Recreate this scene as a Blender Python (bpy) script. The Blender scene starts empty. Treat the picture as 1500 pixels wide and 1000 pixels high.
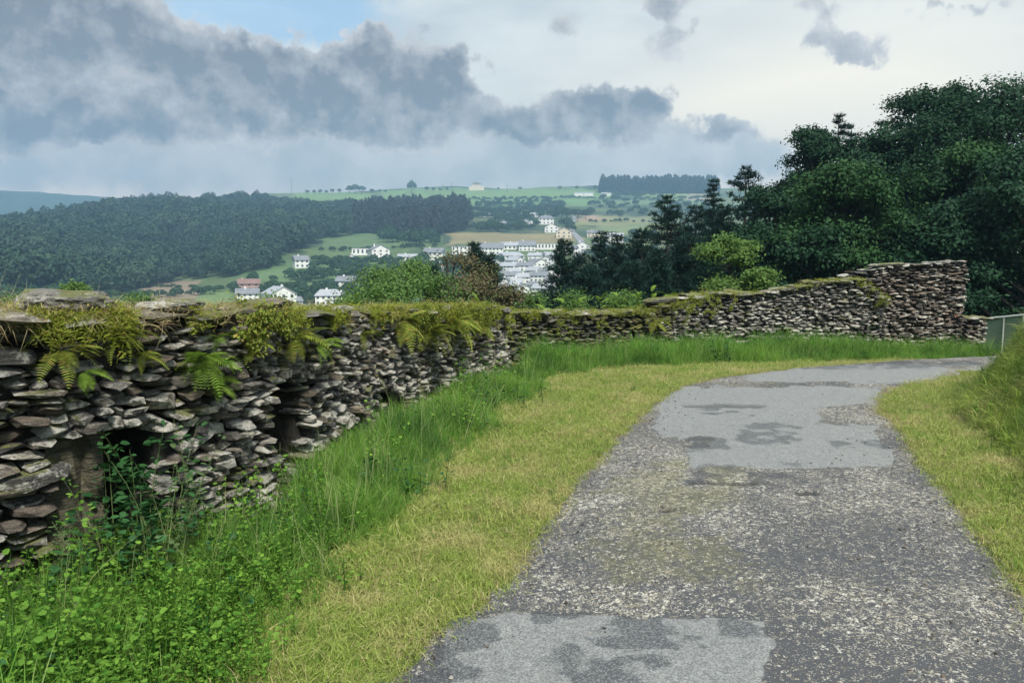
import bpy, bmesh, math, random
import numpy as np
from mathutils import Vector, Matrix, Euler
R = math.radians
random.seed(7); rng = np.random.default_rng(7)
sc = bpy.context.scene
COL = sc.collection

# ------------------------------------------------------------------ camera
EYE = 1.65; F = 1083.3; HOR = 390.0
PITCH = math.atan((500 - HOR) / F)
cam_d = bpy.data.cameras.new('camera'); cam = bpy.data.objects.new('camera', cam_d); COL.objects.link(cam)
cam.location = (0, 0, EYE); cam.rotation_euler = (math.pi / 2 - PITCH, 0, 0)
cam_d.sensor_width = 36; cam_d.lens = 26; cam_d.clip_start = 0.05; cam_d.clip_end = 20000
sc.camera = cam
CP, SP = math.cos(PITCH), math.sin(PITCH)
def ray(px, py):
    u = (px - 750) / F; v = (500 - py) / F
    return Vector((u, CP + v * SP, -SP + v * CP))
def G(px, py, z=0.0):
    d = ray(px, py); t = (z - EYE) / d.z
    return Vector((d.x * t, d.y * t, z))
def P(px, py, Y):
    d = ray(px, py); t = Y / d.y
    return Vector((d.x * t, Y, EYE + d.z * t))
def proj(x, y, z):
    zz = z - EYE
    f = y * CP - zz * SP; u = x / f; v = (y * SP + zz * CP) / f
    return 750 + F * u, 500 - F * v

# ------------------------------------------------------------------ light and exposure
SUN_EL, SUN_AZ = 51, 161           # azimuth clockwise from +Y (the view axis)
SUN_STR, SUN_ANGLE = 3.6, 12
SKY_STR = 0.1
EXPOSURE = 0.85
HAZE_DENS = 0.00045
HAZE_COL = (0.36, 0.59, 0.87, 1)
CLOUD_GAIN = 1.27
sc.view_settings.view_transform = 'Standard'; sc.view_settings.look = 'None'
sc.view_settings.exposure = EXPOSURE; sc.view_settings.gamma = 1; sc.view_settings.use_curve_mapping = False
sc.render.engine = 'CYCLES'
cy = sc.cycles
cy.use_denoising = True; cy.max_bounces = 5; cy.diffuse_bounces = 3; cy.glossy_bounces = 2
cy.transmission_bounces = 3; cy.volume_bounces = 1; cy.transparent_max_bounces = 6
cy.use_adaptive_sampling = True; cy.adaptive_threshold = 0.015
try: cy.denoiser = 'OPENIMAGEDENOISE'; cy.denoising_prefilter = 'ACCURATE'
except Exception: pass
cy.caustics_reflective = cy.caustics_refractive = False
sun_d = bpy.data.lights.new('sun', 'SUN'); sun = bpy.data.objects.new('sun', sun_d); COL.objects.link(sun)
sun_d.energy = SUN_STR; sun_d.angle = R(SUN_ANGLE); sun_d.color = (1, 0.95, 0.86)
sd = Vector((math.sin(R(SUN_AZ)) * math.cos(R(SUN_EL)), math.cos(R(SUN_AZ)) * math.cos(R(SUN_EL)), math.sin(R(SUN_EL))))
sun.rotation_euler = sd.to_track_quat('Z', 'Y').to_euler()

# node helpers ------------------------------------------------------
class NT:
    def __init__(s, tree): s.t = tree; s.n = tree.nodes; s.l = tree.links
    def node(s, typ, **kw):
        n = s.n.new(typ)
        for k, v in kw.items(): setattr(n, k, v)
        return n
    def put(s, sock, v):
        if isinstance(v, bpy.types.NodeSocket): s.l.new(v, sock)
        elif v is not None:
            if sock.type == 'RGBA' and not hasattr(v, '__len__'): v = (v, v, v, 1)
            if sock.type == 'RGBA' and len(v) == 3: v = (*v, 1)
            sock.default_value = v
    def math(s, op, a, b=None, c=None, clamp=False):
        n = s.node('ShaderNodeMath', operation=op, use_clamp=clamp); s.put(n.inputs[0], a)
        if b is not None: s.put(n.inputs[1], b)
        if c is not None: s.put(n.inputs[2], c)
        return n.outputs[0]
    def vmath(s, op, a, b=None):
        n = s.node('ShaderNodeVectorMath', operation=op); s.put(n.inputs[0], a)
        if b is not None: s.put(n.inputs[1], b)
        return n.outputs['Value'] if op in ('DOT_PRODUCT', 'LENGTH') else n.outputs[0]
    def mix(s, f, a, b, mode='MIX'):
        n = s.node('ShaderNodeMix', data_type='RGBA', blend_type=mode); s.put(n.inputs[0], f); s.put(n.inputs[6], a); s.put(n.inputs[7], b)
        return n.outputs[2]
    def ss(s, x, a, b, lo=0.0, hi=1.0):
        n = s.node('ShaderNodeMapRange', interpolation_type='SMOOTHSTEP'); s.put(n.inputs[0], x)
        n.inputs[1].default_value = a; n.inputs[2].default_value = b; n.inputs[3].default_value = lo; n.inputs[4].default_value = hi
        return n.outputs[0]
    def noise(s, vec, scale, detail=4, rough=0.55, out=0, dist=0.0):
        n = s.node('ShaderNodeTexNoise'); s.put(n.inputs['Vector'], vec); n.inputs['Scale'].default_value = scale
        n.inputs['Detail'].default_value = detail; n.inputs['Roughness'].default_value = rough; n.inputs['Distortion'].default_value = dist
        return n.outputs[out]
    def vor(s, vec, scale, feature='F1', out='Distance', rnd=1.0):
        n = s.node('ShaderNodeTexVoronoi', feature=feature); s.put(n.inputs['Vector'], vec); n.inputs['Scale'].default_value = scale
        n.inputs['Randomness'].default_value = rnd
        return n.outputs[out]
def lin(r, g, b):
    f = lambda c: (c / 255 / 12.92) if c / 255 <= .04045 else ((c / 255 + .055) / 1.055) ** 2.4
    return (f(r), f(g), f(b))

# ------------------------------------------------------------------ world: Nishita sky under layered clouds
world = bpy.data.worlds.new('World'); sc.world = world; world.use_nodes = True
W = NT(world.node_tree); W.n.clear()
sky = W.node('ShaderNodeTexSky', sky_type='NISHITA'); sky.sun_disc = False
sky.sun_elevation = R(SUN_EL); sky.sun_rotation = R(SUN_AZ); sky.air_density = 1.3; sky.dust_density = 1.5
tc = W.node('ShaderNodeTexCoord'); dirv = W.vmath('NORMALIZE', tc.outputs['Generated'])
sep = W.node('ShaderNodeSeparateXYZ'); W.put(sep.inputs[0], dirv)
az = W.math('MULTIPLY', W.math('ARCTAN2', sep.outputs[0], sep.outputs[1]), 180 / math.pi)
el = W.math('MULTIPLY', W.math('ARCSINE', sep.outputs[2]), 180 / math.pi)
comb = W.node('ShaderNodeCombineXYZ'); W.put(comb.inputs[0], az); W.put(comb.inputs[1], el)
ae = comb.outputs[0]
# cloud noise lives on directions (no seam), warps the az/el plane
wn = W.noise(dirv, 7.0, 6, 0.6, out=1)
wv = W.vmath('MULTIPLY', W.vmath('SUBTRACT', wn, (0.5, 0.5, 0.5)), (9, 5, 0))
wn2 = W.noise(dirv, 26.0, 5, 0.65, out=1)
wv2 = W.vmath('MULTIPLY', W.vmath('SUBTRACT', wn2, (0.5, 0.5, 0.5)), (3.6, 3.0, 0))
aew = W.vmath('ADD', ae, W.vmath('ADD', wv, wv2))
def azel(px, py):
    d = ray(px, py).normalized(); return math.degrees(math.atan2(d.x, d.y)), math.degrees(math.asin(d.z))
def blobs(lst, vec):
    tot = None
    for (x, y, rx, ry, a) in lst:
        a0, e0 = azel(x, y)
        k = F / 57.3 / (1 + (abs(x - 750) / F) ** 2) ** 0.75
        k2 = F / 57.3
        v = W.vmath('MULTIPLY', W.vmath('SUBTRACT', vec, (a0, e0, 0)), (k2 / rx, k2 / ry, 0))
        q = W.math('MULTIPLY', W.math('EXPONENT', W.math('MULTIPLY', W.vmath('DOT_PRODUCT', v, v), -1.0)), a)
        tot = q if tot is None else W.math('ADD', tot, q)
    return tot
fb = W.noise(dirv, 11.0, 9, 0.62)
fb2 = W.noise(dirv, 30.0, 7, 0.6)
dark = blobs([(20, 40, 140, 80, 1.0), (150, 70, 100, 70, .95), (270, 110, 110, 55, .95), (390, 138, 120, 50, 1.0), (500, 142, 110, 52, .95), (595, 135, 90, 52, .95),
              (545, 78, 40, 30, .7), (665, 118, 45, 40, .55), (615, 45, 24, 16, .5), (60, 150, 160, 45, .8), (850, 160, 62, 36, .85), (905, 188, 60, 30, .7), (770, 178, 60, 30, .7),
              (965, 155, 36, 30, .75), (1070, 200, 75, 24, .75), (825, 42, 52, 34, .62), (980, 8, 50, 18, .67), (1000, 55, 30, 24, .60),
              (1195, 20, 42, 24, .62), (1240, 74, 62, 20, .66), (1440, 8, 90, 16, .58), (700, 190, 170, 24, .5), (10, 205, 40, 30, .5)], aew)
dens_d = W.math('ADD', dark, W.math('MULTIPLY', W.math('SUBTRACT', fb, 0.5), 1.5))
dens_d = W.math('ADD', dens_d, W.math('MULTIPLY', W.math('SUBTRACT', fb2, 0.5), 0.8))
# clouds elsewhere on the dome: the same cumulus scattered over the rest of the sky
offv = W.math('ABSOLUTE', az)
elsewhere = W.math('MULTIPLY', W.math('MAXIMUM', W.ss(offv, 40, 60), W.ss(el, 24, 36)), W.ss(W.noise(dirv, 2.6, 3, 0.5), 0.42, 0.62))
dens_d = W.math('MAXIMUM', dens_d, W.math('ADD', W.math('MULTIPLY', elsewhere, 0.75), W.math('MULTIPLY', W.math('SUBTRACT', fb, 0.5), 1.1)))
mask_d = W.math('MULTIPLY', W.ss(dens_d, 0.40, 0.62), W.ss(fb2, .12, .42, .78, 1.0))
mid = blobs([(150, 225, 420, 60, 1.0), (520, 222, 300, 48, 1.0), (850, 228, 230, 44, 1.0), (1060, 235, 120, 34, .8), (1300, 30, 300, 40, .25)], aew)
mask_m = W.ss(W.math('ADD', mid, W.math('MULTIPLY', W.math('SUBTRACT', fb2, 0.5), 0.7)), 0.22, 0.8)
blue = blobs([(380, 5, 200, 36, 1.0), (440, 45, 90, 24, .7), (130, -25, 60, 22, .5)], aew)
mask_b = W.ss(W.math('ADD', blue, W.math('MULTIPLY', W.math('SUBTRACT', fb2, 0.5), 0.8)), 0.25, 0.85, 0, 0.62)
glow = blobs([(1160, 190, 270, 80, 1.0), (1300, 110, 330, 150, .6)], ae)
low = W.ss(el, 9, 4.5)
E = 1 / (SKY_STR) * CLOUD_GAIN / 2 ** EXPOSURE
def cc(r, g, b): return tuple(c * E for c in lin(r, g, b))
streak = W.noise(W.vmath('MULTIPLY', dirv, (1, 1, 3.5)), 5.0, 6, 0.55)
base = W.mix(W.ss(streak, 0.35, 0.68), cc(190, 200, 205), cc(216, 223, 223))
base = W.mix(W.math('MULTIPLY', glow, 0.95, clamp=True), base, cc(255, 250, 232))
base = W.mix(W.math('MULTIPLY', low, 0.7), base, cc(250, 240, 228))
nish = W.mix(1.0, sky.outputs[0], (1.15, 1.25, 1.3, 1), 'MULTIPLY')
base = W.mix(mask_b, base, W.mix(0.55, nish, cc(96, 172, 224)))
midc = W.mix(W.ss(fb, 0.35, 0.65), cc(164, 173, 180), cc(200, 204, 206))
c1 = W.mix(W.math('MULTIPLY', mask_m, 0.9), base, midc)
core = W.ss(dens_d, 0.42, 1.05)
shade = W.math('ADD', W.math('MULTIPLY', core, 0.70), W.math('MULTIPLY', W.math('SUBTRACT', 0.62, fb2), 1.3), clamp=True)
fbu = W.noise(W.vmath('ADD', dirv, (0.012, 0, 0.028)), 11.0, 9, 0.62)
shade = W.math('SUBTRACT', shade, W.math('MULTIPLY', W.math('SUBTRACT', fb, fbu), 2.4), clamp=True)
darkc = W.mix(shade, cc(206, 206, 206), cc(112, 116, 124))
c2 = W.mix(mask_d, c1, darkc)
c2 = W.mix(W.ss(el, 26, 8), c2, W.mix(1.0, c2, (1.16, 1.07, .99, 1), 'MULTIPLY'))
c2 = W.mix(W.ss(el, 10, 1.5), c2, W.mix(1.0, c2, (1.38, 1.26, 1.14, 1), 'MULTIPLY'))
c3 = W.mix(W.ss(el, -1, -4), c2, cc(90, 105, 100))
bg = W.node('ShaderNodeBackground'); W.put(bg.inputs[0], c3); bg.inputs[1].default_value = SKY_STR
W.l.new(bg.outputs[0], W.node('ShaderNodeOutputWorld').inputs[0])
world.cycles.sampling_method = 'MANUAL'; world.cycles.sample_map_resolution = 512

# ------------------------------------------------------------------ object helpers
def link(o, parent=None):
    COL.objects.link(o)
    if parent is not None: o.parent = parent
    return o
def obj(name, me, mat=None, parent=None, loc=None):
    o = bpy.data.objects.new(name, me)
    if mat is not None and me is not None and not me.materials: me.materials.append(mat)
    if loc is not None: o.location = loc
    return link(o, parent)
def tag(o, label=None, cat=None, group=None, kind=None):
    if label: o['label'] = label
    if cat: o['category'] = cat
    if group: o['group'] = group
    if kind: o['kind'] = kind
    return o
def empty(name, loc, label, cat, group=None, rz=0):
    o = bpy.data.objects.new(name, None); o.location = loc; o.rotation_euler = (0, 0, rz); o.empty_display_size = .2
    link(o); return tag(o, label, cat, group)
def np_mesh(name, V, Fa, attrs=None, smooth=False, mat=None):
    """V (n,3), Fa: (m,k) array or list of such arrays"""
    V = np.asarray(V, np.float32)
    if not isinstance(Fa, (list, tuple)): Fa = [Fa]
    Fa = [np.asarray(f, np.int32) for f in Fa if len(f)]
    me = bpy.data.meshes.new(name)
    loops = np.concatenate([f.ravel() for f in Fa]); tot = np.concatenate([np.full(len(f), f.shape[1], np.int32) for f in Fa])
    st = np.concatenate([[0], np.cumsum(tot)[:-1]]).astype(np.int32)
    me.vertices.add(len(V)); me.vertices.foreach_set('co', V.ravel())
    me.loops.add(len(loops)); me.loops.foreach_set('vertex_index', loops)
    me.polygons.add(len(tot)); me.polygons.foreach_set('loop_start', st); me.polygons.foreach_set('loop_total', tot)
    if attrs:
        for k, a in attrs.items():
            a = np.asarray(a, np.float32)
            if a.ndim == 1:
                at = me.attributes.new(k, 'FLOAT', 'POINT'); at.data.foreach_set('value', a)
            else:
                at = me.attributes.new(k, 'FLOAT_COLOR', 'POINT')
                if a.shape[1] == 3: a = np.concatenate([a, np.ones((len(a), 1), np.float32)], 1)
                at.data.foreach_set('color', a.ravel())
    me.update(calc_edges=True)
    me.polygons.foreach_set('use_smooth', np.full(len(tot), smooth))
    if mat: me.materials.append(mat)
    return me
def rotm(ax, ay, az_): return np.array(Euler((ax, ay, az_)).to_matrix())

# value noise in numpy
def vnoise(x, y, seed=0):
    x = np.asarray(x, float); y = np.asarray(y, float)
    xi = np.floor(x).astype(np.int64); yi = np.floor(y).astype(np.int64); xf = x - xi; yf = y - yi
    def h(a, b):
        n = (a * 374761393 + b * 668265263 + seed * 974634777) & 0x7fffffff
        n = ((n ^ (n >> 13)) * 1274126177) & 0x7fffffff
        return ((n ^ (n >> 16)) & 0xffff) / 65535.0
    u = xf * xf * (3 - 2 * xf); v = yf * yf * (3 - 2 * yf)
    return (h(xi, yi) * (1 - u) + h(xi + 1, yi) * u) * (1 - v) + (h(xi, yi + 1) * (1 - u) + h(xi + 1, yi + 1) * u) * v
def fbm(x, y, o=4, seed=0):
    t = 0; a = .5; n = 0
    for i in range(o):
        t = t + a * vnoise(x * 2 ** i, y * 2 ** i, seed + i); n += a; a *= .5
    return t / n
def sstep(x, a, b):
    t = np.clip((np.asarray(x, float) - a) / (b - a), 0, 1); return t * t * (3 - 2 * t)

# ------------------------------------------------------------------ materials
def material(name):
    m = bpy.data.materials.new(name); m.use_nodes = True
    N = NT(m.node_tree); N.n.clear()
    b = N.node('ShaderNodeBsdfPrincipled'); o = N.node('ShaderNodeOutputMaterial'); N.l.new(b.outputs[0], o.inputs[0])
    b.inputs['Roughness'].default_value = 0.85
    return m, N, b
def bump(N, b, h, strength=0.5, dist=0.02):
    n = N.node('ShaderNodeBump'); N.put(n.inputs['Height'], h); n.inputs['Strength'].default_value = strength; n.inputs['Distance'].default_value = dist
    N.l.new(n.outputs[0], b.inputs['Normal'])
def frac_rand(N):
    oi = N.node('ShaderNodeObjectInfo'); g = N.node('ShaderNodeNewGeometry')
    return N.math('FRACT', N.math('ADD', oi.outputs['Random'], g.outputs['Random Per Island'])), g
def mat_stone(name, dark_c, light_c, warm_c, lichen=0.5, moss=0.0, scale=1.0):
    m, N, b = material(name)
    rnd, g = frac_rand(N); pos = g.outputs['Position']
    r2 = N.math('FRACT', N.math('MULTIPLY', rnd, 17.31)); r3 = N.math('FRACT', N.math('MULTIPLY', rnd, 91.7))
    n1 = N.noise(pos, 9 * scale, 6, .65); n2 = N.noise(pos, 38 * scale, 5, .7)
    strat = N.noise(N.vmath('MULTIPLY', pos, (1.0, 1.0, 7.0)), 10 * scale, 5, .65)
    c = N.mix(N.math('POWER', rnd, 1.7), tuple(v * .7 for v in dark_c), tuple(v * 1.1 for v in light_c))
    c = N.mix(N.math('MULTIPLY', N.ss(r2, .45, .95), .8), c, warm_c)
    c = N.mix(N.ss(r3, .975, .99), c, (.22, .085, .05))
    c = N.mix(N.ss(strat, .3, .75), N.mix(1, c, (.42, .42, .46), 'MULTIPLY'), N.mix(1, c, (1.35, 1.3, 1.22), 'MULTIPLY'))
    # pale crusts of lichen, more on some stones than on others
    lt = N.math('ADD', N.math('ADD', n1, N.math('MULTIPLY', n2, .45)), N.math('MULTIPLY', N.math('SUBTRACT', r3, .5), .3))
    up = N.node('ShaderNodeSeparateXYZ'); N.put(up.inputs[0], g.outputs['Normal'])
    lt = N.math('ADD', lt, N.math('MULTIPLY', up.outputs[2], .05))
    lm = N.ss(lt, .93 - .3 * lichen, 1.12 - .3 * lichen)
    n3 = N.noise(pos, 95 * scale, 3, .7)
    lm = N.math('MULTIPLY', lm, N.ss(N.math('ADD', n3, N.math('MULTIPLY', n2, .4)), .50, .62))
    c = N.mix(N.math('MULTIPLY', lm, .9), c, N.mix(n2, (.36, .35, .31), (.70, .685, .61)))
    if moss > 0:
        mn = N.math('ADD', N.noise(pos, 4.5, 4, .6), N.math('MULTIPLY', up.outputs[2], .22))
        mm = N.ss(mn, .78 - .28 * moss, .86 - .28 * moss)
        c = N.mix(N.math('MULTIPLY', mm, .9), c, N.mix(n2, (.05, .07, .015), (.22, .22, .05)))
    N.put(b.inputs['Base Color'], c); b.inputs['Roughness'].default_value = .9
    bump(N, b, N.math('ADD', N.math('MULTIPLY', strat, 1.2), N.math('ADD', n2, N.math('ADD', N.math('MULTIPLY', n1, .8), N.math('MULTIPLY', n3, .5)))), 1.0, .026)
    return m
M = {}
M['stone'] = mat_stone('schist', (.06, .062, .065), (.18, .175, .165), (.19, .155, .12), .66, .2)
M['stone_mid'] = mat_stone('schist_lichened', (.09, .09, .083), (.28, .265, .235), (.23, .19, .14), .84, .14)
M['stone_far'] = mat_stone('schist_mossy', (.07, .075, .06), (.18, .18, .14), (.17, .15, .09), .45, .45)
M['stone_grey'] = mat_stone('schist_grey', (.08, .085, .085), (.24, .24, .22), (.20, .18, .14), .78, .08)
M['stone_warm'] = mat_stone('schist_brown', (.085, .078, .07), (.25, .22, .19), (.21, .17, .13), .55, .0)
M['cap'] = mat_stone('schist_capping', (.12, .12, .11), (.30, .30, .27), (.25, .22, .16), .75, .55)
def simple(name, c1, c2, scale=8, rough=.85, bs=.3, bd=.01):
    m, N, b = material(name); g = N.node('ShaderNodeNewGeometry')
    n = N.noise(g.outputs['Position'], scale, 6, .65)
    N.put(b.inputs['Base Color'], N.mix(N.ss(n, .3, .7), c1, c2)); b.inputs['Roughness'].default_value = rough
    if bs: bump(N, b, n, bs, bd)
    return m
M['core'] = simple('packed_earth_gap_shade', (.022, .02, .018), (.05, .045, .038), 14, .95, .8, .03)  # earth tone kept near black, shade of the gaps painted in
M['slab'] = mat_stone('weathered_slab', (.07, .065, .045), (.15, .14, .10), (.13, .125, .075), .42, .45, .55)
M['bark'] = simple('bark', (.018, .017, .015), (.05, .045, .038), 12, .95, .8, .02)
M['stem'] = simple('green_stem', (.05, .08, .02), (.10, .14, .04), 30, .7, 0)
def leafmat(name, c1, c2, c3=None, trans=.25, rough=.6, amt=.5, patch=None):
    m, N, b = material(name)
    at = N.node('ShaderNodeAttribute'); at.attribute_name = 'tint'
    rnd, g = frac_rand(N); oi = N.node('ShaderNodeObjectInfo')
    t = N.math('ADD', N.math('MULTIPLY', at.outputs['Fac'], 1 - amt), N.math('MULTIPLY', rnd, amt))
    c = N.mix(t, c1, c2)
    if c3:
        c = N.mix(N.ss(N.math('FRACT', N.math('MULTIPLY', rnd, 7.77)), .72, .95), c, c3)
    if patch:
        pn = N.noise(g.outputs['Position'], patch[0], 5, .65); c = N.mix(N.math('MULTIPLY', N.ss(pn, .46, .66), .8), c, patch[1])
        pn2 = N.noise(g.outputs['Position'], patch[0] * .55, 4, .6); c = N.mix(N.math('MULTIPLY', N.ss(pn2, .52, .66), .6), c, patch[2])
    N.put(b.inputs['Base Color'], c); b.inputs['Roughness'].default_value = rough
    b.inputs['Specular IOR Level'].default_value = .12
    tr = N.node('ShaderNodeBsdfTranslucent'); N.put(tr.inputs[0], c)
    mx = N.node('ShaderNodeMixShader'); mx.inputs[0].default_value = trans
    N.l.new(b.outputs[0], mx.inputs[1]); N.l.new(tr.outputs[0], mx.inputs[2])
    o = [n for n in N.n if n.type == 'OUTPUT_MATERIAL'][0]; N.l.new(mx.outputs[0], o.inputs[0])
    return m
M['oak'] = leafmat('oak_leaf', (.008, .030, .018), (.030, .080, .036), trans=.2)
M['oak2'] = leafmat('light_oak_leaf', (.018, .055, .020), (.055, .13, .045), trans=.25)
M['bushleaf'] = leafmat('ash_leaf', (.06, .13, .03), (.17, .27, .07), trans=.35)
M['pine'] = leafmat('pine_needle', (.007, .025, .021), (.022, .056, .038), trans=.1)
M['grass'] = leafmat('tall_grass', (.065, .18, .025), (.20, .40, .06), (.30, .40, .13), trans=.35, patch=(1.5, (.035, .12, .03), (.25, .42, .08)))
M['mown'] = leafmat('mown_grass', (.17, .26, .045), (.36, .44, .11), (.50, .46, .22), trans=.3, patch=(1.6, (.48, .44, .20), (.16, .27, .04)))
M['straw'] = leafmat('straw', (.30, .25, .12), (.52, .45, .25), (.25, .16, .08), trans=.2)
M['stalk'] = leafmat('seed_stalk', (.22, .30, .10), (.42, .46, .22), trans=.3)
M['bank'] = leafmat('bank_grass', (.24, .36, .05), (.44, .54, .12), (.44, .40, .17), trans=.3, patch=(1.3, (.42, .42, .17), (.20, .33, .05)))
M['weed'] = leafmat('weed_leaf', (.03, .12, .014), (.22, .40, .06), trans=.35)
M['weed_grey'] = leafmat('grey_weed_leaf', (.05, .10, .04), (.16, .24, .10), trans=.3)
M['weed_dark'] = leafmat('bramble_leaf', (.018, .065, .022), (.05, .14, .045), trans=.2, rough=.45)
M['fern'] = leafmat('fern_leaf', (.10, .20, .03), (.25, .37, .06), trans=.35)
M['fern_old'] = leafmat('old_fern_leaf', (.12, .18, .03), (.30, .35, .06), (.32, .26, .07), trans=.3)
M['moss'] = leafmat('moss', (.10, .14, .015), (.33, .38, .05), (.30, .24, .06), trans=.15)
M['brown'] = leafmat('dead_bramble', (.06, .055, .03), (.15, .13, .07), (.07, .13, .035), trans=.15)
M['bracken'] = leafmat('bracken_leaf', (.05, .12, .03), (.15, .25, .07), trans=.3)
M['far_wood'] = leafmat('wood_leaf_haze_tint', (.004, .018, .018), (.045, .090, .048), trans=.05, amt=.75, patch=(.022, (.05, .085, .045), (.008, .022, .026)))  # leaf colour pushed towards blue, painting in part of the distance haze
M['far_pine'] = leafmat('plantation_leaf', (.012, .022, .020), (.032, .048, .035), (.06, .055, .05), trans=.05)
M['hedge'] = leafmat('hedge_leaf', (.014, .04, .022), (.045, .095, .04), trans=.05, amt=.6)

# ------------------------------------------------------------------ terrain height
RT = np.array([0, 14, 20, 30, 60, 150, 250, 330, 370, 430, 480, 600, 720, 850, 1150, 1350, 1600, 1750, 1950, 2200, 2400, 2700.])
NEARZ = {0: 0, 14: 0, 20: -.5, 30: -1.8, 60: -6, 150: -16, 250: -22}
PXC = [-900, 0, 220, 430, 680, 900, 1500, 2600]
PROF = {  # image row of the ground at each distance of RT from 330 m on
    0:   [446, 436, 420, 405, 375, 352, 336, 336, 345, 352, 348, 338, 325, 282, 281, 300],
    220: [446, 436, 424, 412, 375, 340, 318, 304, 299, 308, 320, 326, 318, 293, 294, 305],
    430: [445, 432, 402, 384, 358, 338, 322, 303, 293, 283, 288, 300, 312, 305, 305, 310],
    680: [444, 430, 400, 380, 350, 334, 320, 300, 288, 276, 284, 296, 305, 305, 305, 310],
    900: [444, 430, 400, 380, 350, 334, 320, 300, 288, 275, 284, 296, 305, 305, 305, 310]}
PROF[-900] = PROF[0]; PROF[1500] = PROF[900]; PROF[2600] = PROF[900]
ZT = []
for p in PXC:
    ZT.append([NEARZ[int(r)] if r < 300 else EYE + (HOR - PROF[p][i - 7]) / F * r * math.cos(math.atan((min(max(p, -300), 1800) - 750) / F)) for i, r in enumerate(RT)])
ZT = np.array(ZT)
FR = np.concatenate([np.arange(0, 300, 3.), np.arange(300, 2760, 12.)])
ZF = np.array([np.interp(FR, RT, z) for z in ZT])
ker = np.hanning(9); ker /= ker.sum()
ZF = np.array([np.concatenate([z[:104], np.convolve(np.pad(z, 4, 'edge'), ker, 'valid')[104:]]) for z in ZF])
AZC = np.array([math.atan((p - 750) / F) for p in PXC])
FOOT = [G(1640, 900), G(1560, 760), G(1500, 676), G(1444, 634), G(1410, 606), G(1425, 575), G(1470, 556), G(1560, 545), G(1700, 535)]
FOOT = [Vector((3.2, -6, 0)), Vector((3.25, 1.0, 0))] + FOOT[1:]
def polyline_dist(pts, x, y):
    """signed distance, positive on the right-hand side"""
    x = np.asarray(x, float); y = np.asarray(y, float); best = np.full(x.shape, 1e9); sgn = np.ones(x.shape)
    for a, b in zip(pts[:-1], pts[1:]):
        dx, dy = b.x - a.x, b.y - a.y; L2 = dx * dx + dy * dy
        t = np.clip(((x - a.x) * dx + (y - a.y) * dy) / L2, 0, 1)
        ex = x - a.x - t * dx; ey = y - a.y - t * dy; d = np.hypot(ex, ey)
        s = np.where(ex * dy - ey * dx > 0, 1.0, -1.0)
        m = d < best - 1e-9; best = np.where(m, d, best); sgn = np.where(m, s, sgn)
    return best * sgn
def hz(x, y):
    x = np.asarray(x, float); y = np.asarray(y, float)
    r = np.hypot(x, y); a = np.arctan2(x, np.maximum(y, r * .2 + 1e-6))
    t = np.interp(a, AZC, np.arange(len(AZC))); i = np.clip(t.astype(int), 0, len(AZC) - 2); f = t - i; f = f * f * (3 - 2 * f)
    j = np.interp(r, FR, np.arange(len(FR))); j0 = np.clip(j.astype(int), 0, len(FR) - 2); jf = j - j0
    z0 = ZF[i, j0] * (1 - jf) + ZF[i, j0 + 1] * jf; z1 = ZF[i + 1, j0] * (1 - jf) + ZF[i + 1, j0 + 1] * jf
    z = z0 * (1 - f) + z1 * f
    z = z + sstep(r, 300, 900) * (fbm(x / 130, y / 130, 4, 3) - .5) * 9 * np.clip(r / 1200, .3, 3)
    near = r < 60
    d = polyline_dist(FOOT, np.where(near, x, 0), np.where(near, y, 0))
    bank = 1.95 * sstep(d, -.15, 1.5) + .25 * sstep(d, 1, 4) + (fbm(x * 1.6, y * 1.6, 3, 9) - .5) * .25 * sstep(d, .1, .8)
    z = z + np.where(near, bank * sstep(r, 60, 30), 0)
    z = z + np.where(near, (fbm(x * 1.1, y * 1.1, 3, 5) - .5) * .05 * sstep(np.abs(polyline_dist(ROADC, np.where(near, x, 0), np.where(near, y, 0))), 1.5, 2.0), 0)
    return z
OUT = [G(*p) for p in [(560, 1000), (640, 925), (700, 880), (755, 810), (800, 750), (850, 690), (895, 645), (935, 608), (985, 572), (1040, 556), (1110, 546), (1200, 537), (1300, 529.5), (1434, 522.5)]]
INN = [G(*p) for p in [(1610, 1000), (1560, 930), (1500, 852), (1445, 780), (1395, 722), (1362, 680), (1335, 645), (1310, 617), (1290, 596), (1306, 577), (1338, 565), (1372, 558), (1405, 548), (1434, 541)]]
OUT = [Vector((-.95, -6, 0)), Vector((-.8, 1, 0))] + OUT + [Vector((13, 15.2, 0)), Vector((24, 17.5, 0))]
INN = [Vector((2.0, -6, 0)), Vector((2.1, 1, 0))] + INN + [Vector((13.6, 12.1, 0)), Vector((25, 14.4, 0))]
ROADC = [(a + b) / 2 for a, b in zip(OUT, INN)]
def ground_hit(px, py, lo=250, hi=2600):
    d = ray(px, py); rs = np.geomspace(lo, hi, 700); h = math.hypot(d.x, d.y)
    xs, ys, zs = d.x / h * rs, d.y / h * rs, EYE + d.z / h * rs
    g = hz(xs, ys); k = np.where(g > zs)[0]; k = k[0] if len(k) else int(np.argmin(zs - g))
    return Vector((xs[k], ys[k], g[k]))
def gz(x, y): return float(hz(np.array([x]), np.array([y]))[0])

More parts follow.
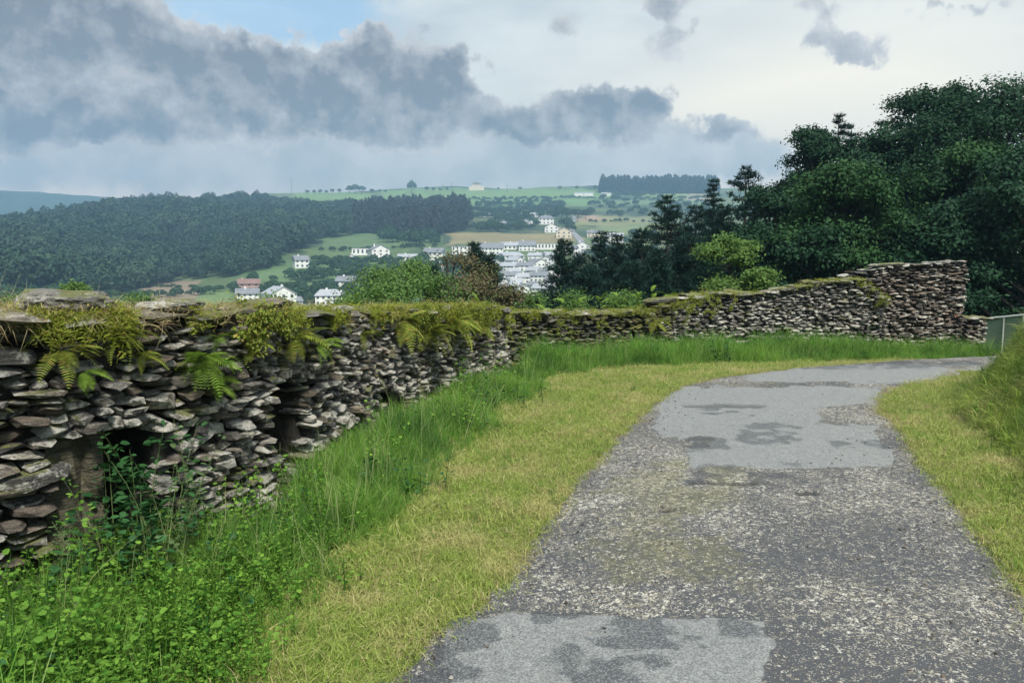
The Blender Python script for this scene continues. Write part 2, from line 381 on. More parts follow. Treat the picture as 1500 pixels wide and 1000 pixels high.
# ------------------------------------------------------------------ ground sheet
azs = np.unique(np.concatenate([np.linspace(-180, -46, 34), np.linspace(-46, 44, 620), np.linspace(44, 180, 34)]))
rr = np.concatenate([[.25], np.geomspace(.5, 25, 150), np.geomspace(26, 290, 40), np.arange(300, 1720, 9.), np.arange(1740, 2700, 30.)])
A, RR = np.meshgrid(np.radians(azs), rr); X = RR * np.sin(A); Y = RR * np.cos(A); Z = hz(X, Y)
nr, na = X.shape
V = np.stack([X, Y, Z], -1).reshape(-1, 3)
i = np.arange(nr - 1)[:, None] * na + np.arange(na - 1)[None]; i = i.ravel()
quads = np.stack([i, i + 1, i + 1 + na, i + na], 1)
# ground cover colours by place
x, y, z = V[:, 0], V[:, 1], V[:, 2]; r = np.hypot(x, y)
fpx, fpy = proj(x, np.maximum(y, .3), z)
C = np.tile(np.array([[.075, .095, .03]]), (len(V), 1))
nz = fbm(x / 3 + 9, y / 3, 4, 1)[:, None]; C = C * (.6 + .8 * nz)
farm = (r > 290)[:, None]
big = fbm(x / 90, y / 90, 4, 11)[:, None]; med = fbm(x / 22, y / 22, 3, 21)[:, None]
patchn = np.floor(vnoise(x / 120 + med[:, 0] * .1, y / 90, 33) * 5)[:, None] / 5
fieldc = np.array([[.075, .14, .045]]) * (1 - patchn) + np.array([[.16, .19, .075]]) * patchn
scrub = np.array([[.03, .065, .028]])
far = fieldc * (1 - sstep(big + med * .4, .68, .8)) + scrub * sstep(big + med * .4, .68, .8)
C = np.where(farm, far * (.45 + .55 * med), C)
FIELDS = [  # px0, px1, py0, py1, colour: meadows, tilled plots and lanes on the far slope
    (430, 545, 281, 294, (.12, .20, .055)), (560, 900, 277, 291, (.115, .20, .06)), (690, 870, 292, 300, (.10, .20, .06)),
    (655, 845, 341, 357, (.19, .165, .085)), (845, 960, 316, 330, (.16, .17, .08)), (880, 1000, 330, 345, (.13, .17, .075)),
    (846, 880, 314, 322, (.27, .19, .14)), (945, 1005, 283, 291, (.17, .24, .085)), (1008, 1042, 280, 291, (.27, .24, .17)), (250, 330, 288, 297, (.15, .21, .075)),
    (215, 292, 412, 440, (.19, .15, .11)), (292, 345, 424, 446, (.10, .16, .055)), (130, 212, 434, 450, (.09, .15, .055)),
    (470, 640, 338, 364, (.075, .13, .05)), (470, 600, 385, 420, (.085, .16, .055)), (380, 470, 395, 412, (.08, .14, .055)), (880, 1045, 292, 300, (.10, .16, .07))]
C = np.where((r > 1800)[:, None], np.array([[.02, .05, .03]]) * (.6 + med), C)
jx = (fbm(x / 26, y / 26, 4, 41) - .5) * 40; jy = (fbm(x / 26, y / 26, 4, 51) - .5) * 9
for (a, b, c0, c1, cl) in FIELDS:
    m = sstep(fpx + jx, a - 3, a + 3) * (1 - sstep(fpx + jx, b - 3, b + 3)) * sstep(fpy + jy, c0 - 1, c0 + 1) * (1 - sstep(fpy + jy, c1 - 1, c1 + 1)) * (r > 300)
    C = C * (1 - m[:, None]) + np.array([cl]) * (.82 + .36 * med) * m[:, None]
# soil under the near verge
m, N, b = material('ground_cover'); at = N.node('ShaderNodeAttribute'); at.attribute_name = 'cover'; g = N.node('ShaderNodeNewGeometry')
n1 = N.noise(g.outputs['Position'], 22, 5, .7); n2 = N.noise(g.outputs['Position'], .35, 6, .7)
c = N.mix(1, at.outputs['Color'], N.mix(n1, (.55, .55, .55), (1.5, 1.5, 1.4)), 'MULTIPLY')
c = N.mix(1, c, N.mix(N.ss(n2, .3, .7), (.78, .8, .8), (1.22, 1.2, 1.15)), 'MULTIPLY')
N.put(b.inputs['Base Color'], c); b.inputs['Roughness'].default_value = .95; bump(N, b, n1, .6, .02); M['ground'] = m
tag(obj('ground', np_mesh('ground', V, quads, {'cover': C}, True), M['ground']), kind='structure')

# ------------------------------------------------------------------ road
def resample(pts, n):
    P_ = np.array([[p.x, p.y] for p in pts]); 
    t = np.arange(len(P_)); tt = np.linspace(0, len(P_) - 1, n)
    # Catmull-Rom through the control points
    out = []
    for u in tt:
        i = min(int(u), len(P_) - 2); f = u - i
        p0 = P_[max(i - 1, 0)]; p1 = P_[i]; p2 = P_[i + 1]; p3 = P_[min(i + 2, len(P_) - 1)]
        out.append(.5 * ((2 * p1) + (-p0 + p2) * f + (2 * p0 - 5 * p1 + 4 * p2 - p3) * f * f + (-p0 + 3 * p1 - 3 * p2 + p3) * f ** 3))
    return np.array(out)
NL, NW = 700, 150
o_ = resample(OUT, NL); n_ = resample(INN, NL)
t = np.linspace(0, 1, NW)[None, :, None]
g_ = o_[:, None] * (1 - t) + n_[:, None] * t
eo = (fbm(o_[:, 0] * 4, o_[:, 1] * 4, 4, 61) - .5) * .16; ei = (fbm(n_[:, 0] * 4, n_[:, 1] * 4, 4, 62) - .5) * .16
dirw = (n_ - o_) / np.linalg.norm(n_ - o_, axis=1)[:, None]
g_ = g_ + dirw[:, None] * (eo[:, None, None] * (1 - t) + ei[:, None, None] * t)
X = g_[..., 0].ravel(); Y = g_[..., 1].ravel(); W_ = np.tile(np.linspace(0, 1, NW), NL)
crown = .035 * (1 - (2 * W_ - 1) ** 2)
edge = sstep(np.minimum(W_, 1 - W_), 0, .02)
Z = .008 + crown + (fbm(X * 1.5, Y * 1.5, 3, 71) - .5) * .03 * edge - .03 * (1 - edge)
fx, fy = proj(X, np.maximum(Y, .5), Z)
jx = (fbm(X * 5, Y * 5, 4, 81) - .5) * 120 * np.clip(3.5 / np.maximum(Y, 1), .2, 1); jy = (fbm(X * 5 + 40, Y * 5, 4, 82) - .5) * 50 * np.clip(3.5 / np.maximum(Y, 1), .12, 1)
def box(a, b, c, d, e=6, f=3, jit=1):
    return sstep(fx + jx * jit, a - e, a + e) * (1 - sstep(fx + jx * jit, b - e, b + e)) * sstep(fy + jy * jit, c - f, c + f) * (1 - sstep(fy + jy * jit, d - f, d + f))
patch = np.maximum.reduce([box(650, 1120, 903, 1300, 10, 4, .45), box(1008, 1310, 655, 685, 10, 2, .35), box(1040, 1285, 622, 660, 12, 4, .5), box(960, 1200, 566, 640, 14, 4, .6),
                           box(1190, 1290, 566, 594, 16, 3, .5), box(1090, 1440, 533, 560, 18, 3, .4) * .8, box(1240, 1440, 538, 562, 14, 3, .3)])
fn = fbm(X * 7, Y * 7, 4, 91)
darkm = np.maximum.reduce([box(560, 1150, 896, 940, 10, 4, 1.2) * .9, box(560, 690, 930, 1300, 12, 6, .9), box(850, 1010, 955, 1300, 20, 10, 1.5) * .9, box(1010, 1065, 640, 662, 8, 4, .6),
                           box(1080, 1170, 618, 650, 16, 6, 1), box(1030, 1110, 596, 606, 10, 3, .7), box(1215, 1290, 640, 658, 10, 4, .6) * .8, box(1005, 1180, 680, 712, 12, 5, 1) * .7, box(1090, 1440, 529, 541, 14, 3, .5) * .9])
darkm = darkm * sstep(fn, .3, .55)
cracks = np.maximum.reduce([box(1010, 1110, 705, 709, 5, 1.5, .22), box(1165, 1200, 719, 725, 5, 1.5, .2), box(968, 1000, 744, 748, 5, 1.5, .2), box(1000, 1120, 592, 597, 6, 1.5, .3) * .7])
mossy = sstep(fbm(X * 2.2, Y * 2.2, 4, 101), .45, .65) * np.exp(-((W_ - .32) / .2) ** 2) * .9 + sstep(1 - np.minimum(W_, 1 - W_) * 9, .2, 1) * sstep(fn, .35, .6) * .7
mossy = np.maximum(mossy, np.maximum(box(890, 1010, 690, 735, 20, 8, 1.5) * .8, box(860, 1080, 780, 870, 40, 20, 1.5) * .7)) * (1 - patch)
flecks = np.clip(.45 + (fbm(X * 1.8 + 7, Y * 1.8, 4, 111) - .5) * 1.7 + .25 * np.exp(-((W_ - .25) / .15) ** 2) + box(1175, 1310, 596, 640, 10, 5, .6) * .5, .08, 1)
flecks = flecks * (1 - .75 * darkm); 
Z = Z - cracks * .02 + patch * .004
i = (np.arange(NL - 1)[:, None] * NW + np.arange(NW - 1)[None]).ravel()
me = np_mesh('road', np.stack([X, Y, Z], 1), np.stack([i, i + 1, i + 1 + NW, i + NW], 1)[:, ::-1], {'patch': patch, 'darkm': darkm, 'mossy': np.clip(mossy, 0, 1), 'flecks': flecks, 'cracks': cracks}, True)
m, N, b = material('worn_asphalt'); g = N.node('ShaderNodeNewGeometry'); pos = g.outputs['Position']
def att(n): a = N.node('ShaderNodeAttribute'); a.attribute_name = n; return a.outputs['Fac']
stv = N.node('ShaderNodeTexVoronoi'); N.put(stv.inputs['Vector'], N.vmath('ADD', pos, N.vmath('MULTIPLY', N.noise(pos, 40, 2, .5, out=1), (.012, .012, .012)))); stv.inputs['Scale'].default_value = 46
cr = N.node('ShaderNodeSeparateColor'); N.put(cr.inputs[0], stv.outputs['Color'])
stv2 = N.node('ShaderNodeTexVoronoi'); N.put(stv2.inputs['Vector'], pos); stv2.inputs['Scale'].default_value = 170
cr2 = N.node('ShaderNodeSeparateColor'); N.put(cr2.inputs[0], stv2.outputs['Color'])
fine = N.noise(pos, 160, 3, .7); mid_ = N.noise(pos, 18, 5, .65)
gr = N.math('ADD', N.noise(pos, 98, 2, .8), N.math('ADD', N.math('MULTIPLY', N.math('SUBTRACT', cr.outputs[0], .5), .14), N.math('MULTIPLY', N.math('SUBTRACT', mid_, .5), .10)))
stone_m = N.ss(N.math('ADD', gr, N.math('MULTIPLY', att('flecks'), .12)), .55, .63)
grey = N.mix(N.math('POWER', cr.outputs[1], 1.5), (.14, .14, .14), (.58, .57, .52)); grey = N.mix(N.math('MULTIPLY', cr.outputs[2], .35), grey, (.40, .34, .20))
tar = N.mix(fine, (.022, .026, .034), (.095, .10, .11))
gravel = N.mix(stone_m, tar, grey)
pat = N.mix(cr2.outputs[0], (.11, .12, .125), (.31, .32, .315)); pat = N.mix(N.ss(mid_, .3, .7), N.mix(1, pat, (.8, .8, .8), 'MULTIPLY'), pat)
pm = N.ss(N.math('ADD', att('patch'), N.math('ADD', N.math('MULTIPLY', N.math('SUBTRACT', mid_, .5), .5), N.math('MULTIPLY', N.math('SUBTRACT', fine, .5), .5))), .35, .65)
c = N.mix(pm, gravel, pat)
dm = N.ss(N.math('ADD', att('darkm'), N.math('ADD', N.math('MULTIPLY', N.math('SUBTRACT', mid_, .5), .7), N.math('MULTIPLY', N.math('SUBTRACT', fine, .5), .5))), .25, .85)
dk = N.mix(N.ss(cr2.outputs[0], .55, 1.0), (.035, .040, .048), (.17, .18, .185))
c = N.mix(N.math('MULTIPLY', dm, .72), c, dk)
mo = N.math('MULTIPLY', N.ss(N.math('ADD', att('mossy'), N.math('MULTIPLY', N.math('SUBTRACT', mid_, .5), 1.6)), .2, 1.1), N.ss(fine, .40, .60))
c = N.mix(N.math('MULTIPLY', mo, .9), c, N.mix(cr.outputs[1], (.10, .11, .035), (.25, .23, .09)))
c = N.mix(N.math('MULTIPLY', att('cracks'), .85), c, (.02, .022, .024))
N.put(b.inputs['Base Color'], c); b.inputs['Roughness'].default_value = .8
hgt = N.math('ADD', N.math('MULTIPLY', N.math('MULTIPLY', stone_m, N.math('SUBTRACT', 1, pm)), 1.0), N.math('ADD', N.math('MULTIPLY', fine, .35), N.math('MULTIPLY', pm, .35)))
bump(N, b, hgt, .8, .010)
tag(obj('road', me, m), kind='structure')

# ------------------------------------------------------------------ stones
def stone_variants(n, pts, seed, sharp=1.0):
    rs = random.Random(seed); out = []
    for k in range(n):
        bm = bmesh.new()
        for j in range(pts):
            while True:
                p = Vector([rs.uniform(-1, 1) for _ in range(3)])
                q = (abs(p.x) ** 4 + abs(p.y) ** 4 + abs(p.z) ** 4) ** .25
                if q > .3: break
            p /= q; p *= rs.uniform(.86, 1.03)
            p.x *= 1 - .12 * abs(p.z) * rs.random(); bm.verts.new(p * .5)
        r_ = bmesh.ops.convex_hull(bm, input=bm.verts)
        bmesh.ops.delete(bm, geom=[e for e in r_['geom_interior'] if isinstance(e, bmesh.types.BMVert)], context='VERTS')
        # a few pulled-in corners make the outline irregular
        for v in bm.verts:
            if rs.random() < .12: v.co *= rs.uniform(.82, .95)
        bmesh.ops.triangulate(bm, faces=bm.faces); bmesh.ops.recalc_face_normals(bm, faces=bm.faces)
        me = bpy.data.meshes.new('stone'); bm.to_mesh(me); bm.free(); out.append(me)
    return out
SV = stone_variants(26, 30, 1)
def meshdata(me):
    v = np.empty(len(me.vertices) * 3, np.float32); me.vertices.foreach_get('co', v)
    f = np.array([p.vertices[:] for p in me.polygons], np.int32); return v.reshape(-1, 3), f
SVD = [meshdata(m) for m in SV]
_smat = {}
def stone_mesh(k, mat):
    key = (k, mat.name)
    if key not in _smat:
        m2 = SV[k].copy(); m2.materials.append(mat); m2.name = 'stone'; _smat[key] = m2
    return _smat[key]
class Wall:
    def __init__(s, pts, base=-.04):
        s.p = np.array([(a[0], a[1]) for a in pts]); s.zt = np.array([a[2] for a in pts])
        d = np.diff(s.p, axis=0); s.L = np.concatenate([[0], np.cumsum(np.hypot(d[:, 0], d[:, 1]))]); s.base = base; s.len = s.L[-1]
    def top(s, u): return np.interp(u, s.L, s.zt)
    def at(s, u):
        i = min(max(int(np.searchsorted(s.L, u)) - 1, 0), len(s.L) - 2); f = (u - s.L[i]) / (s.L[i + 1] - s.L[i])
        p = s.p[i] * (1 - f) + s.p[i + 1] * f; t = (s.p[i + 1] - s.p[i]); t = t / np.hypot(*t)
        return p, t, np.array([t[1], -t[0]])
    def s_of_px(s, px):
        us = np.linspace(0, s.len, 400); q = [proj(*s.at(u)[0], .5)[0] for u in us]; return float(np.interp(px, q, us))
    def build(s, name, label, mat, sizes, thick=.55, hole=None, core=None, capmat=None, group='dry stone walls beside the lane', maxn=300, seed=3, capsize=(.25, .5, .05), rough=.032, cap_in=.04, nocap=None):
        rs = random.Random(seed)
        (hmin, hmax), (wmin, wmax), pbig = sizes
        root = empty(name, (s.p[0][0], s.p[0][1], s.base), label, 'wall', group); base = Vector(root.location)
        res = .012; nS = int(s.len / res) + 1; nZ = int((s.zt.max() - s.base) / res) + 2
        occ = np.zeros((nS, nZ), bool); stones = []
        def put(u, z, w, h, k=0):
            stones.append((u + w / 2, z + h / 2, w, h))
        for _ in range(int(s.len * (s.zt.mean()) * pbig)):
            w = rs.uniform(.8, 1.25) * wmax; h = rs.uniform(1.1, 1.6) * hmax; u = rs.uniform(0, s.len - w); z = rs.uniform(s.base, s.top(u) - h - .05)
            a, b2, c, d = int(u / res), int((u + w) / res), int((z - s.base) / res), int((z + h - s.base) / res)
            if occ[a:b2, c:d].any(): continue
            occ[a:b2, c:d] = True; put(u, z, w, h)
        z = s.base
        while z < s.zt.max():
            h = rs.uniform(hmin, hmax); u = -rs.uniform(0, wmin); 
            while u < s.len:
                w = min(rs.uniform(wmin, wmax), rs.uniform(wmin, wmax) * 1.2); w = max(w, h * .9)
                u0 = max(u, 0); u1 = min(u + w, s.len)
                if u1 - u0 < .03: u += w; continue
                zz = z + .35 * hmax * math.sin(u * 1.7 + seed) + rs.uniform(-.15, .15) * h
                um = (u0 + u1) / 2; tp = s.top(um)
                zz = min(zz, tp - h * .6)
                if z > tp - h * .45: u += w; continue
                c = max(0, int((zz + h / 2 - s.base) / res)); a, b2 = int(u0 / res), max(int(u1 / res), int(u0 / res) + 1)
                seg = occ[a:b2, min(c, nZ - 1)]
                if seg.any():
                    fr = np.where(~seg)[0]
                    if len(fr) * res < .05: u += w; continue
                    u0, u1 = (a + fr[0]) * res, (a + fr[-1] + 1) * res
                put(u0, zz, u1 - u0, h * rs.uniform(.85, 1.12)); u += w
            z += h * .93
        kept = []
        for (u, z, w, h) in stones:
            p, t, n = s.at(min(max(u, 0), s.len)); q = proj(p[0] + 0 * n[0], p[1], z)
            if hole and hole(u, z, *q): continue
            dep = rs.uniform(.16, .28); out = rs.gauss(0, rough) - dep / 2
            c = Vector((p[0] + n[0] * out, p[1] + n[1] * out, z))
            ang = math.atan2(t[1], t[0]) + rs.gauss(0, .16)
            M_ = Matrix.Translation(c) @ Matrix.Rotation(ang, 4, 'Z') @ Matrix.Rotation(rs.gauss(0, .09), 4, 'Y') @ Matrix.Rotation(rs.gauss(0, .1), 4, 'X') @ Matrix.Diagonal((w * 1.04, dep, h * 1.03, 1))
            kept.append((w * h / (p[0] ** 2 + p[1] ** 2) * (1 if -60 < q[0] < 1560 else .01), M_, rs.randrange(len(SV)), 'stone'))
        # end faces: turned stones closing the wall's thickness
        # capping stones along the top
        u = 0
        while capmat and u < s.len:
            w = rs.uniform(*capsize[:2]); um = u + w / 2
            if um > s.len: break
            p, t, n = s.at(um); zt = s.top(um); h = capsize[2] * rs.uniform(.7, 1.5)
            for row in range(2):
                off = -.12 - row * .25 + rs.uniform(-.03, .05)
                if rs.random() < .12 or (nocap and nocap(um)): continue
                c = Vector((p[0] + n[0] * (off + cap_in), p[1] + n[1] * (off + cap_in), zt + h * .3 + row * .01))
                M_ = Matrix.Translation(c) @ Matrix.Rotation(math.atan2(t[1], t[0]) + rs.gauss(0, .15), 4, 'Z') @ Matrix.Rotation(rs.gauss(0, .06), 4, 'Y') @ Matrix.Rotation(rs.gauss(0, .08), 4, 'X') @ Matrix.Diagonal((w * rs.uniform(.9, 1.2), rs.uniform(.28, .42), h, 1))
                kept.append((.02 if row == 0 else .0001, M_, rs.randrange(len(SV)), 'capstone'))
            u += w * .93
        kept.sort(key=lambda k: -k[0])
        nc = 0
        inv = Matrix.Translation(-base)
        for (_, M_, k, nm) in kept[:maxn]:
            o = bpy.data.objects.new(nm, stone_mesh(k, capmat if nm == 'capstone' else mat)); o.matrix_world = inv @ M_; o.parent = root; COL.objects.link(o)
            o.matrix_parent_inverse = Matrix.Identity(4); o.matrix_basis = inv @ M_
        for nm, mt in (('stone', mat), ('capstone', capmat)):
            rest = [k for k in kept[maxn:] if k[3] == nm]
            if not rest: continue
            Vs, Fs, off = [], [], 0
            for (_, M_, k, _n) in rest:
                v, f = SVD[k]; m4 = np.array(inv @ M_); Vs.append(v @ m4[:3, :3].T + m4[:3, 3]); Fs.append(f + off); off += len(v)
            o = obj('small_stones' if nm == 'stone' else 'small_capping', np_mesh('stones', np.concatenate(Vs), np.concatenate(Fs)), mt, root); o['kind'] = 'stuff'
        # earth and rubble core, coloured dark as shade behind gaps and openings
        core = core or [(0, s.len, s.base, 9, .17)]
        Vc, Fc = [], []
        for (u0, u1, z0, z1, off) in core:
            n_ = max(2, int((u1 - u0) / .12)); us = np.linspace(u0, u1, n_); k0 = len(Vc)
            for u in us:
                p, t, n = s.at(u); zt = min(z1, s.top(u) - .015); b0 = z0
                for (o2, zz) in ((off, b0), (off, zt), (thick, zt), (thick, b0)):
                    Vc.append((p[0] - n[0] * o2 - base.x, p[1] - n[1] * o2 - base.y, zz - base.z))
            for j in range(n_ - 1):
                a = k0 + j * 4; b2 = a + 4
                for e in range(4): Fc.append((a + e, b2 + e, b2 + (e + 1) % 4, a + (e + 1) % 4))
            Fc.append((k0, k0 + 1, k0 + 2, k0 + 3)); kk = k0 + (n_ - 1) * 4; Fc.append((kk + 3, kk + 2, kk + 1, kk))
        obj('core', np_mesh('core', np.array(Vc), np.array(Fc)), M['core'], root)
        return root
def topz(px, py, Y): return P(px, py, Y).z
# near wall: a left stretch with a doorway-like gap, then the pier, then the long stretch beyond
a0 = Vector((-3.45, 2.1)); a1 = G(0, 905); a2 = G(165, 850); a3 = G(418, 752)
WA = Wall([(a0.x, a0.y, 1.44), (a1.x, a1.y, topz(0, 470, a1.y)), (G(90, 878).x, G(90, 878).y, topz(90, 468, G(90, 878).y)), (G(205, 838).x, G(205, 838).y, topz(205, 466, G(205, 838).y))])
WB = Wall([(WA.p[-1][0], WA.p[-1][1], WA.zt[-1]), (G(330, 790).x, G(330, 790).y, topz(330, 463, G(330, 790).y)), (a3.x, a3.y, topz(418, 463, a3.y))])
c0 = Vector((a3.x - .14, a3.y + .06)); c1 = Vector((-1.58, 5.55)); cE = G(742, 566)
WC = Wall([(c0.x, c0.y, topz(410, 463, c0.y)), (P(470, 600, 5.75).x, 5.75, topz(470, 462, 5.75)), (P(560, 600, 7.1).x, 7.1, topz(560, 458, 7.1)), (P(650, 600, 8.7).x, 8.7, topz(650, 455, 8.7)),
           (P(715, 600, 10.1).x, 10.1, topz(715, 452, 10.1)), (P(748, 600, 10.9).x, 10.9, topz(748, 455, 10.9))])
def holeA(u, z, px, py): return 84 < px < 260 and py > 632 - (px - 160) * .05
def holeB(u, z, px, py): return px < 252 + max(0, (py - 800)) * .3 and py > 632
uB = WB.s_of_px(252)
WA.build('dry_stone_wall', 'nearest stretch of dark schist wall, left of the ivy-filled gap, topped by a mossy boulder', M['stone'], ((.026, .068), (.07, .32), 2.6), hole=holeA, capmat=M['cap'], seed=5,
         core=[(0, WA.s_of_px(84), WA.base, 9, .15), (WA.s_of_px(84), WA.len, .92, 9, .15), (WA.s_of_px(84), WA.len, WA.base, .92, .5)], thick=.62)
WB.build('dry_stone_wall', 'pale lichened wall pier between the leafy dark gap and the narrow recess', M['stone_mid'], ((.026, .07), (.06, .23), 2.4), hole=holeB, capmat=M['cap'], seed=8,
         core=[(0, uB, .92, 9, .15), (0, uB, WB.base, .92, .5), (uB, WB.len - .02, WB.base, 9, .15)], thick=.62)
def holeC(u, z, px, py): return (px < 456 and 560 < py) or (566 < px < 602 and 572 < py < 604 and not (px > 585 and py < 580))
ug = WC.s_of_px(456); uh0, uh1 = WC.s_of_px(566), WC.s_of_px(602)
WC.build('dry_stone_wall', 'long middle wall of small pale stones running from the narrow recess to the corner', M['stone_mid'], ((.028, .062), (.055, .20), 3.0), hole=holeC, capmat=M['cap'], seed=11, rough=.03,
         core=[(0, ug, .86, 9, .14), (0, ug, WC.base, .86, .52), (ug, uh0, WC.base, 9, .14), (uh0, uh1, WC.base, .25, .14), (uh0, uh1, .25, .62, .34), (uh0, uh1, .62, 9, .14), (uh1, WC.len, WC.base, 9, .14)])
# far walls
def far_pts(lst): return [(P(px, 500, Y).x, Y, topz(px, py, Y)) for (px, py, Y) in lst]
WD = Wall(far_pts([(744, 458, 11.6), (800, 460, 12.4), (880, 460, 13.1), (950, 455, 13.7), (992, 442, 14.0)]))
WE = Wall(far_pts([(986, 440, 13.9), (1040, 432, 14.3), (1130, 430, 14.6), (1160, 424, 14.7), (1200, 414, 14.8), (1262, 411, 14.9), (1300, 440, 14.95)]))
WF = Wall(far_pts([(1228, 413, 15.25), (1252, 402, 15.3), (1290, 393, 15.35), (1330, 389, 15.4), (1413, 383, 15.5)]))
WG = Wall(far_pts([(1416, 466, 15.6), (1446, 467, 15.7)]))
WD.build('dry_stone_wall', 'low mossy wall behind tall grass, just right of the wall corner', M['stone_far'], ((.035, .07), (.10, .30), 1.0), capmat=M['cap'], seed=21, cap_in=.06)
WE.build('dry_stone_wall', 'long grey wall along the bend in front of the taller brown ruin', M['stone_grey'], ((.035, .065), (.09, .24), 1.2), capmat=M['cap'], seed=22, nocap=lambda u: u > WE.len - .35)
WF.build('ruined_wall', 'tall brownish ruined wall with a sharp vertical end under the dark trees', M['stone_warm'], ((.035, .065), (.10, .28), 1.0), capmat=M['stone_grey'], seed=23, capsize=(.12, .26, .035))
WG.build('dry_stone_wall', 'short low stub of wall at the foot of the tall ruin', M['stone_warm'], ((.04, .07), (.10, .28), 1.0), capmat=M['cap'], seed=24)
# return face closing the tall ruin's end
# slab jamb standing in the gap (part of the nearest stretch)
wall_a = [o for o in bpy.data.objects if o.name == 'dry_stone_wall'][0]
def slab_mesh(w, d, h, seed, nx=5, nzz=9, jit=.012):
    rs = np.random.default_rng(seed); bm = bmesh.new(); bmesh.ops.create_cube(bm, size=1)
    bmesh.ops.scale(bm, vec=(w, d, h), verts=bm.verts); bmesh.ops.subdivide_edges(bm, edges=bm.edges, cuts=4, use_grid_fill=True)
    for v in bm.verts: v.co += Vector(rs.normal(0, jit, 3)); v.co.x *= 1 - .12 * (v.co.z / h)
    me = bpy.data.meshes.new('slab'); bm.to_mesh(me); bm.free(); return me
p1, t1, n1_ = WA.at(WA.s_of_px(128)); ang = math.atan2(t1[1], t1[0])
o = obj('jamb_slab', slab_mesh(.29, .12, 1.0, 4, jit=.02), M['slab'], wall_a, Vector((p1[0] - n1_[0] * .16, p1[1] - n1_[1] * .16, .42)) - Vector(wall_a.location)); o.rotation_euler = (R(-3), R(2), ang)
tag(o, 'smooth upright slab forming the left side of the gap')
o = obj('lintel', stone_mesh(3, M['stone_mid']), None, wall_a); pl = P(58, 703, WA.at(WA.s_of_px(58))[0][1]); o.location = Vector((pl.x - .09, pl.y + .05, pl.z)) - Vector(wall_a.location); o.rotation_euler = (0, R(-5), ang); o.scale = (.42, .26, .105)
pm_, tm_, nm_ = WA.at(WA.s_of_px(170)); o = obj('lintel', stone_mesh(6, M['stone']), None, wall_a); o.location = Vector((pm_[0] - nm_[0] * .15, pm_[1] - nm_[1] * .15, P(170, 628, pm_[1]).z)) - Vector(wall_a.location); o.rotation_euler = (0, 0, ang); o.scale = (.62, .3, .07)
# boulder on the wall
bm = bmesh.new(); bmesh.ops.create_icosphere(bm, subdivisions=4, radius=1)
for v in bm.verts:
    q = v.co.copy(); nn = fbm(np.array([q.x * 2 + q.z + 5]), np.array([q.y * 2 + q.z * 1.7 + 3]), 4, 5)[0] - .5
    k = (abs(q.x) ** 3 + abs(q.y) ** 3 + abs(q.z) ** 3) ** (1 / 3); v.co = q / k * (1 + nn * .55)
    v.co.x *= .21; v.co.y *= .17; v.co.z *= .065
me = bpy.data.meshes.new('boulder'); bm.to_mesh(me); bm.free()
pb, tb, nb = WA.at(WA.s_of_px(128)); zb = float(WA.top(WA.s_of_px(128)))
tag(obj('boulder', me, M['cap'], None, (pb[0] - nb[0] * .12, pb[1] - nb[1] * .12, zb + .075)), 'flat mossy boulder resting on top of the nearest wall', 'boulder').rotation_euler = (0, R(3), ang)
for (px, w, h, lab, wl) in ((400, .26, .035, 'thin layered grey slab lying on the wall top above the narrow recess', WB), (280, .16, .03, 'small rounded brown stone sitting on the wall top above the bright fern', WB),
                            (975, .42, .06, 'long flat grey slab lying on the low far wall among bracken', WD), (1298, .38, .035, 'moss covered flat slab on the shoulder of the tall ruin', WF)):
    u = wl.s_of_px(px); pp, tt_, nn_ = wl.at(u)
    o = obj('loose_slab', me.copy(), None, None, (pp[0] - nn_[0] * .14, pp[1] - nn_[1] * .14, float(wl.top(u)) + h + .03)); o.scale = (w / .21, 1.0, h / .065); o.rotation_euler = (0, R(-4), math.atan2(tt_[1], tt_[0]))
    tag(o, lab, 'stone slab', 'loose slabs on the wall tops')

# ------------------------------------------------------------------ plants: blade and leaf meshes
def blades(n, h0, h1, spread, width, lean, segs=3, seed=0, droop=.5):
    rs = np.random.default_rng(seed); Vs = []; Fs = []; tt = []; k = 0
    for i in range(n):
        a = rs.uniform(0, 2 * math.pi); h = rs.uniform(h0, h1); bx, by = rs.normal(0, spread, 2); la = rs.uniform(0, 2 * math.pi); ln = rs.uniform(.1, 1) * lean
        w = width * rs.uniform(.6, 1.2); tint = rs.random(); ca, sa = math.cos(a), math.sin(a)
        for s in range(segs + 1):
            f = s / segs; off = ln * h * f ** 1.8; zz = h * (f - droop * ln * f ** 3 * .6); ww = w * (1 - f ** 1.5) * .5
            cx, cy_ = bx + math.cos(la) * off, by + math.sin(la) * off
            if s < segs: Vs += [(cx - ca * ww, cy_ - sa * ww, zz), (cx + ca * ww, cy_ + sa * ww, zz)]; tt += [tint * .6 + f * .4] * 2
            else: Vs.append((cx, cy_, zz)); tt.append(tint * .6 + .4)
        for s in range(segs - 1): q = k + 2 * s; Fs += [(q, q + 1, q + 3), (q, q + 3, q + 2)]
        q = k + 2 * (segs - 1); Fs.append((q, q + 1, q + 2)); k += 2 * segs + 1
    return np.array(Vs), np.array(Fs), np.array(tt)
LEAF_P = np.array([(0, 0, 0), (-.36, .35, .05), (0, .45, -.03), (.36, .35, .05), (-.25, .75, .03), (.25, .75, .03), (0, 1, -.08)])
LEAF_F = np.array([(0, 2, 1), (0, 3, 2), (1, 2, 4), (2, 3, 5), (2, 6, 4), (2, 5, 6)])
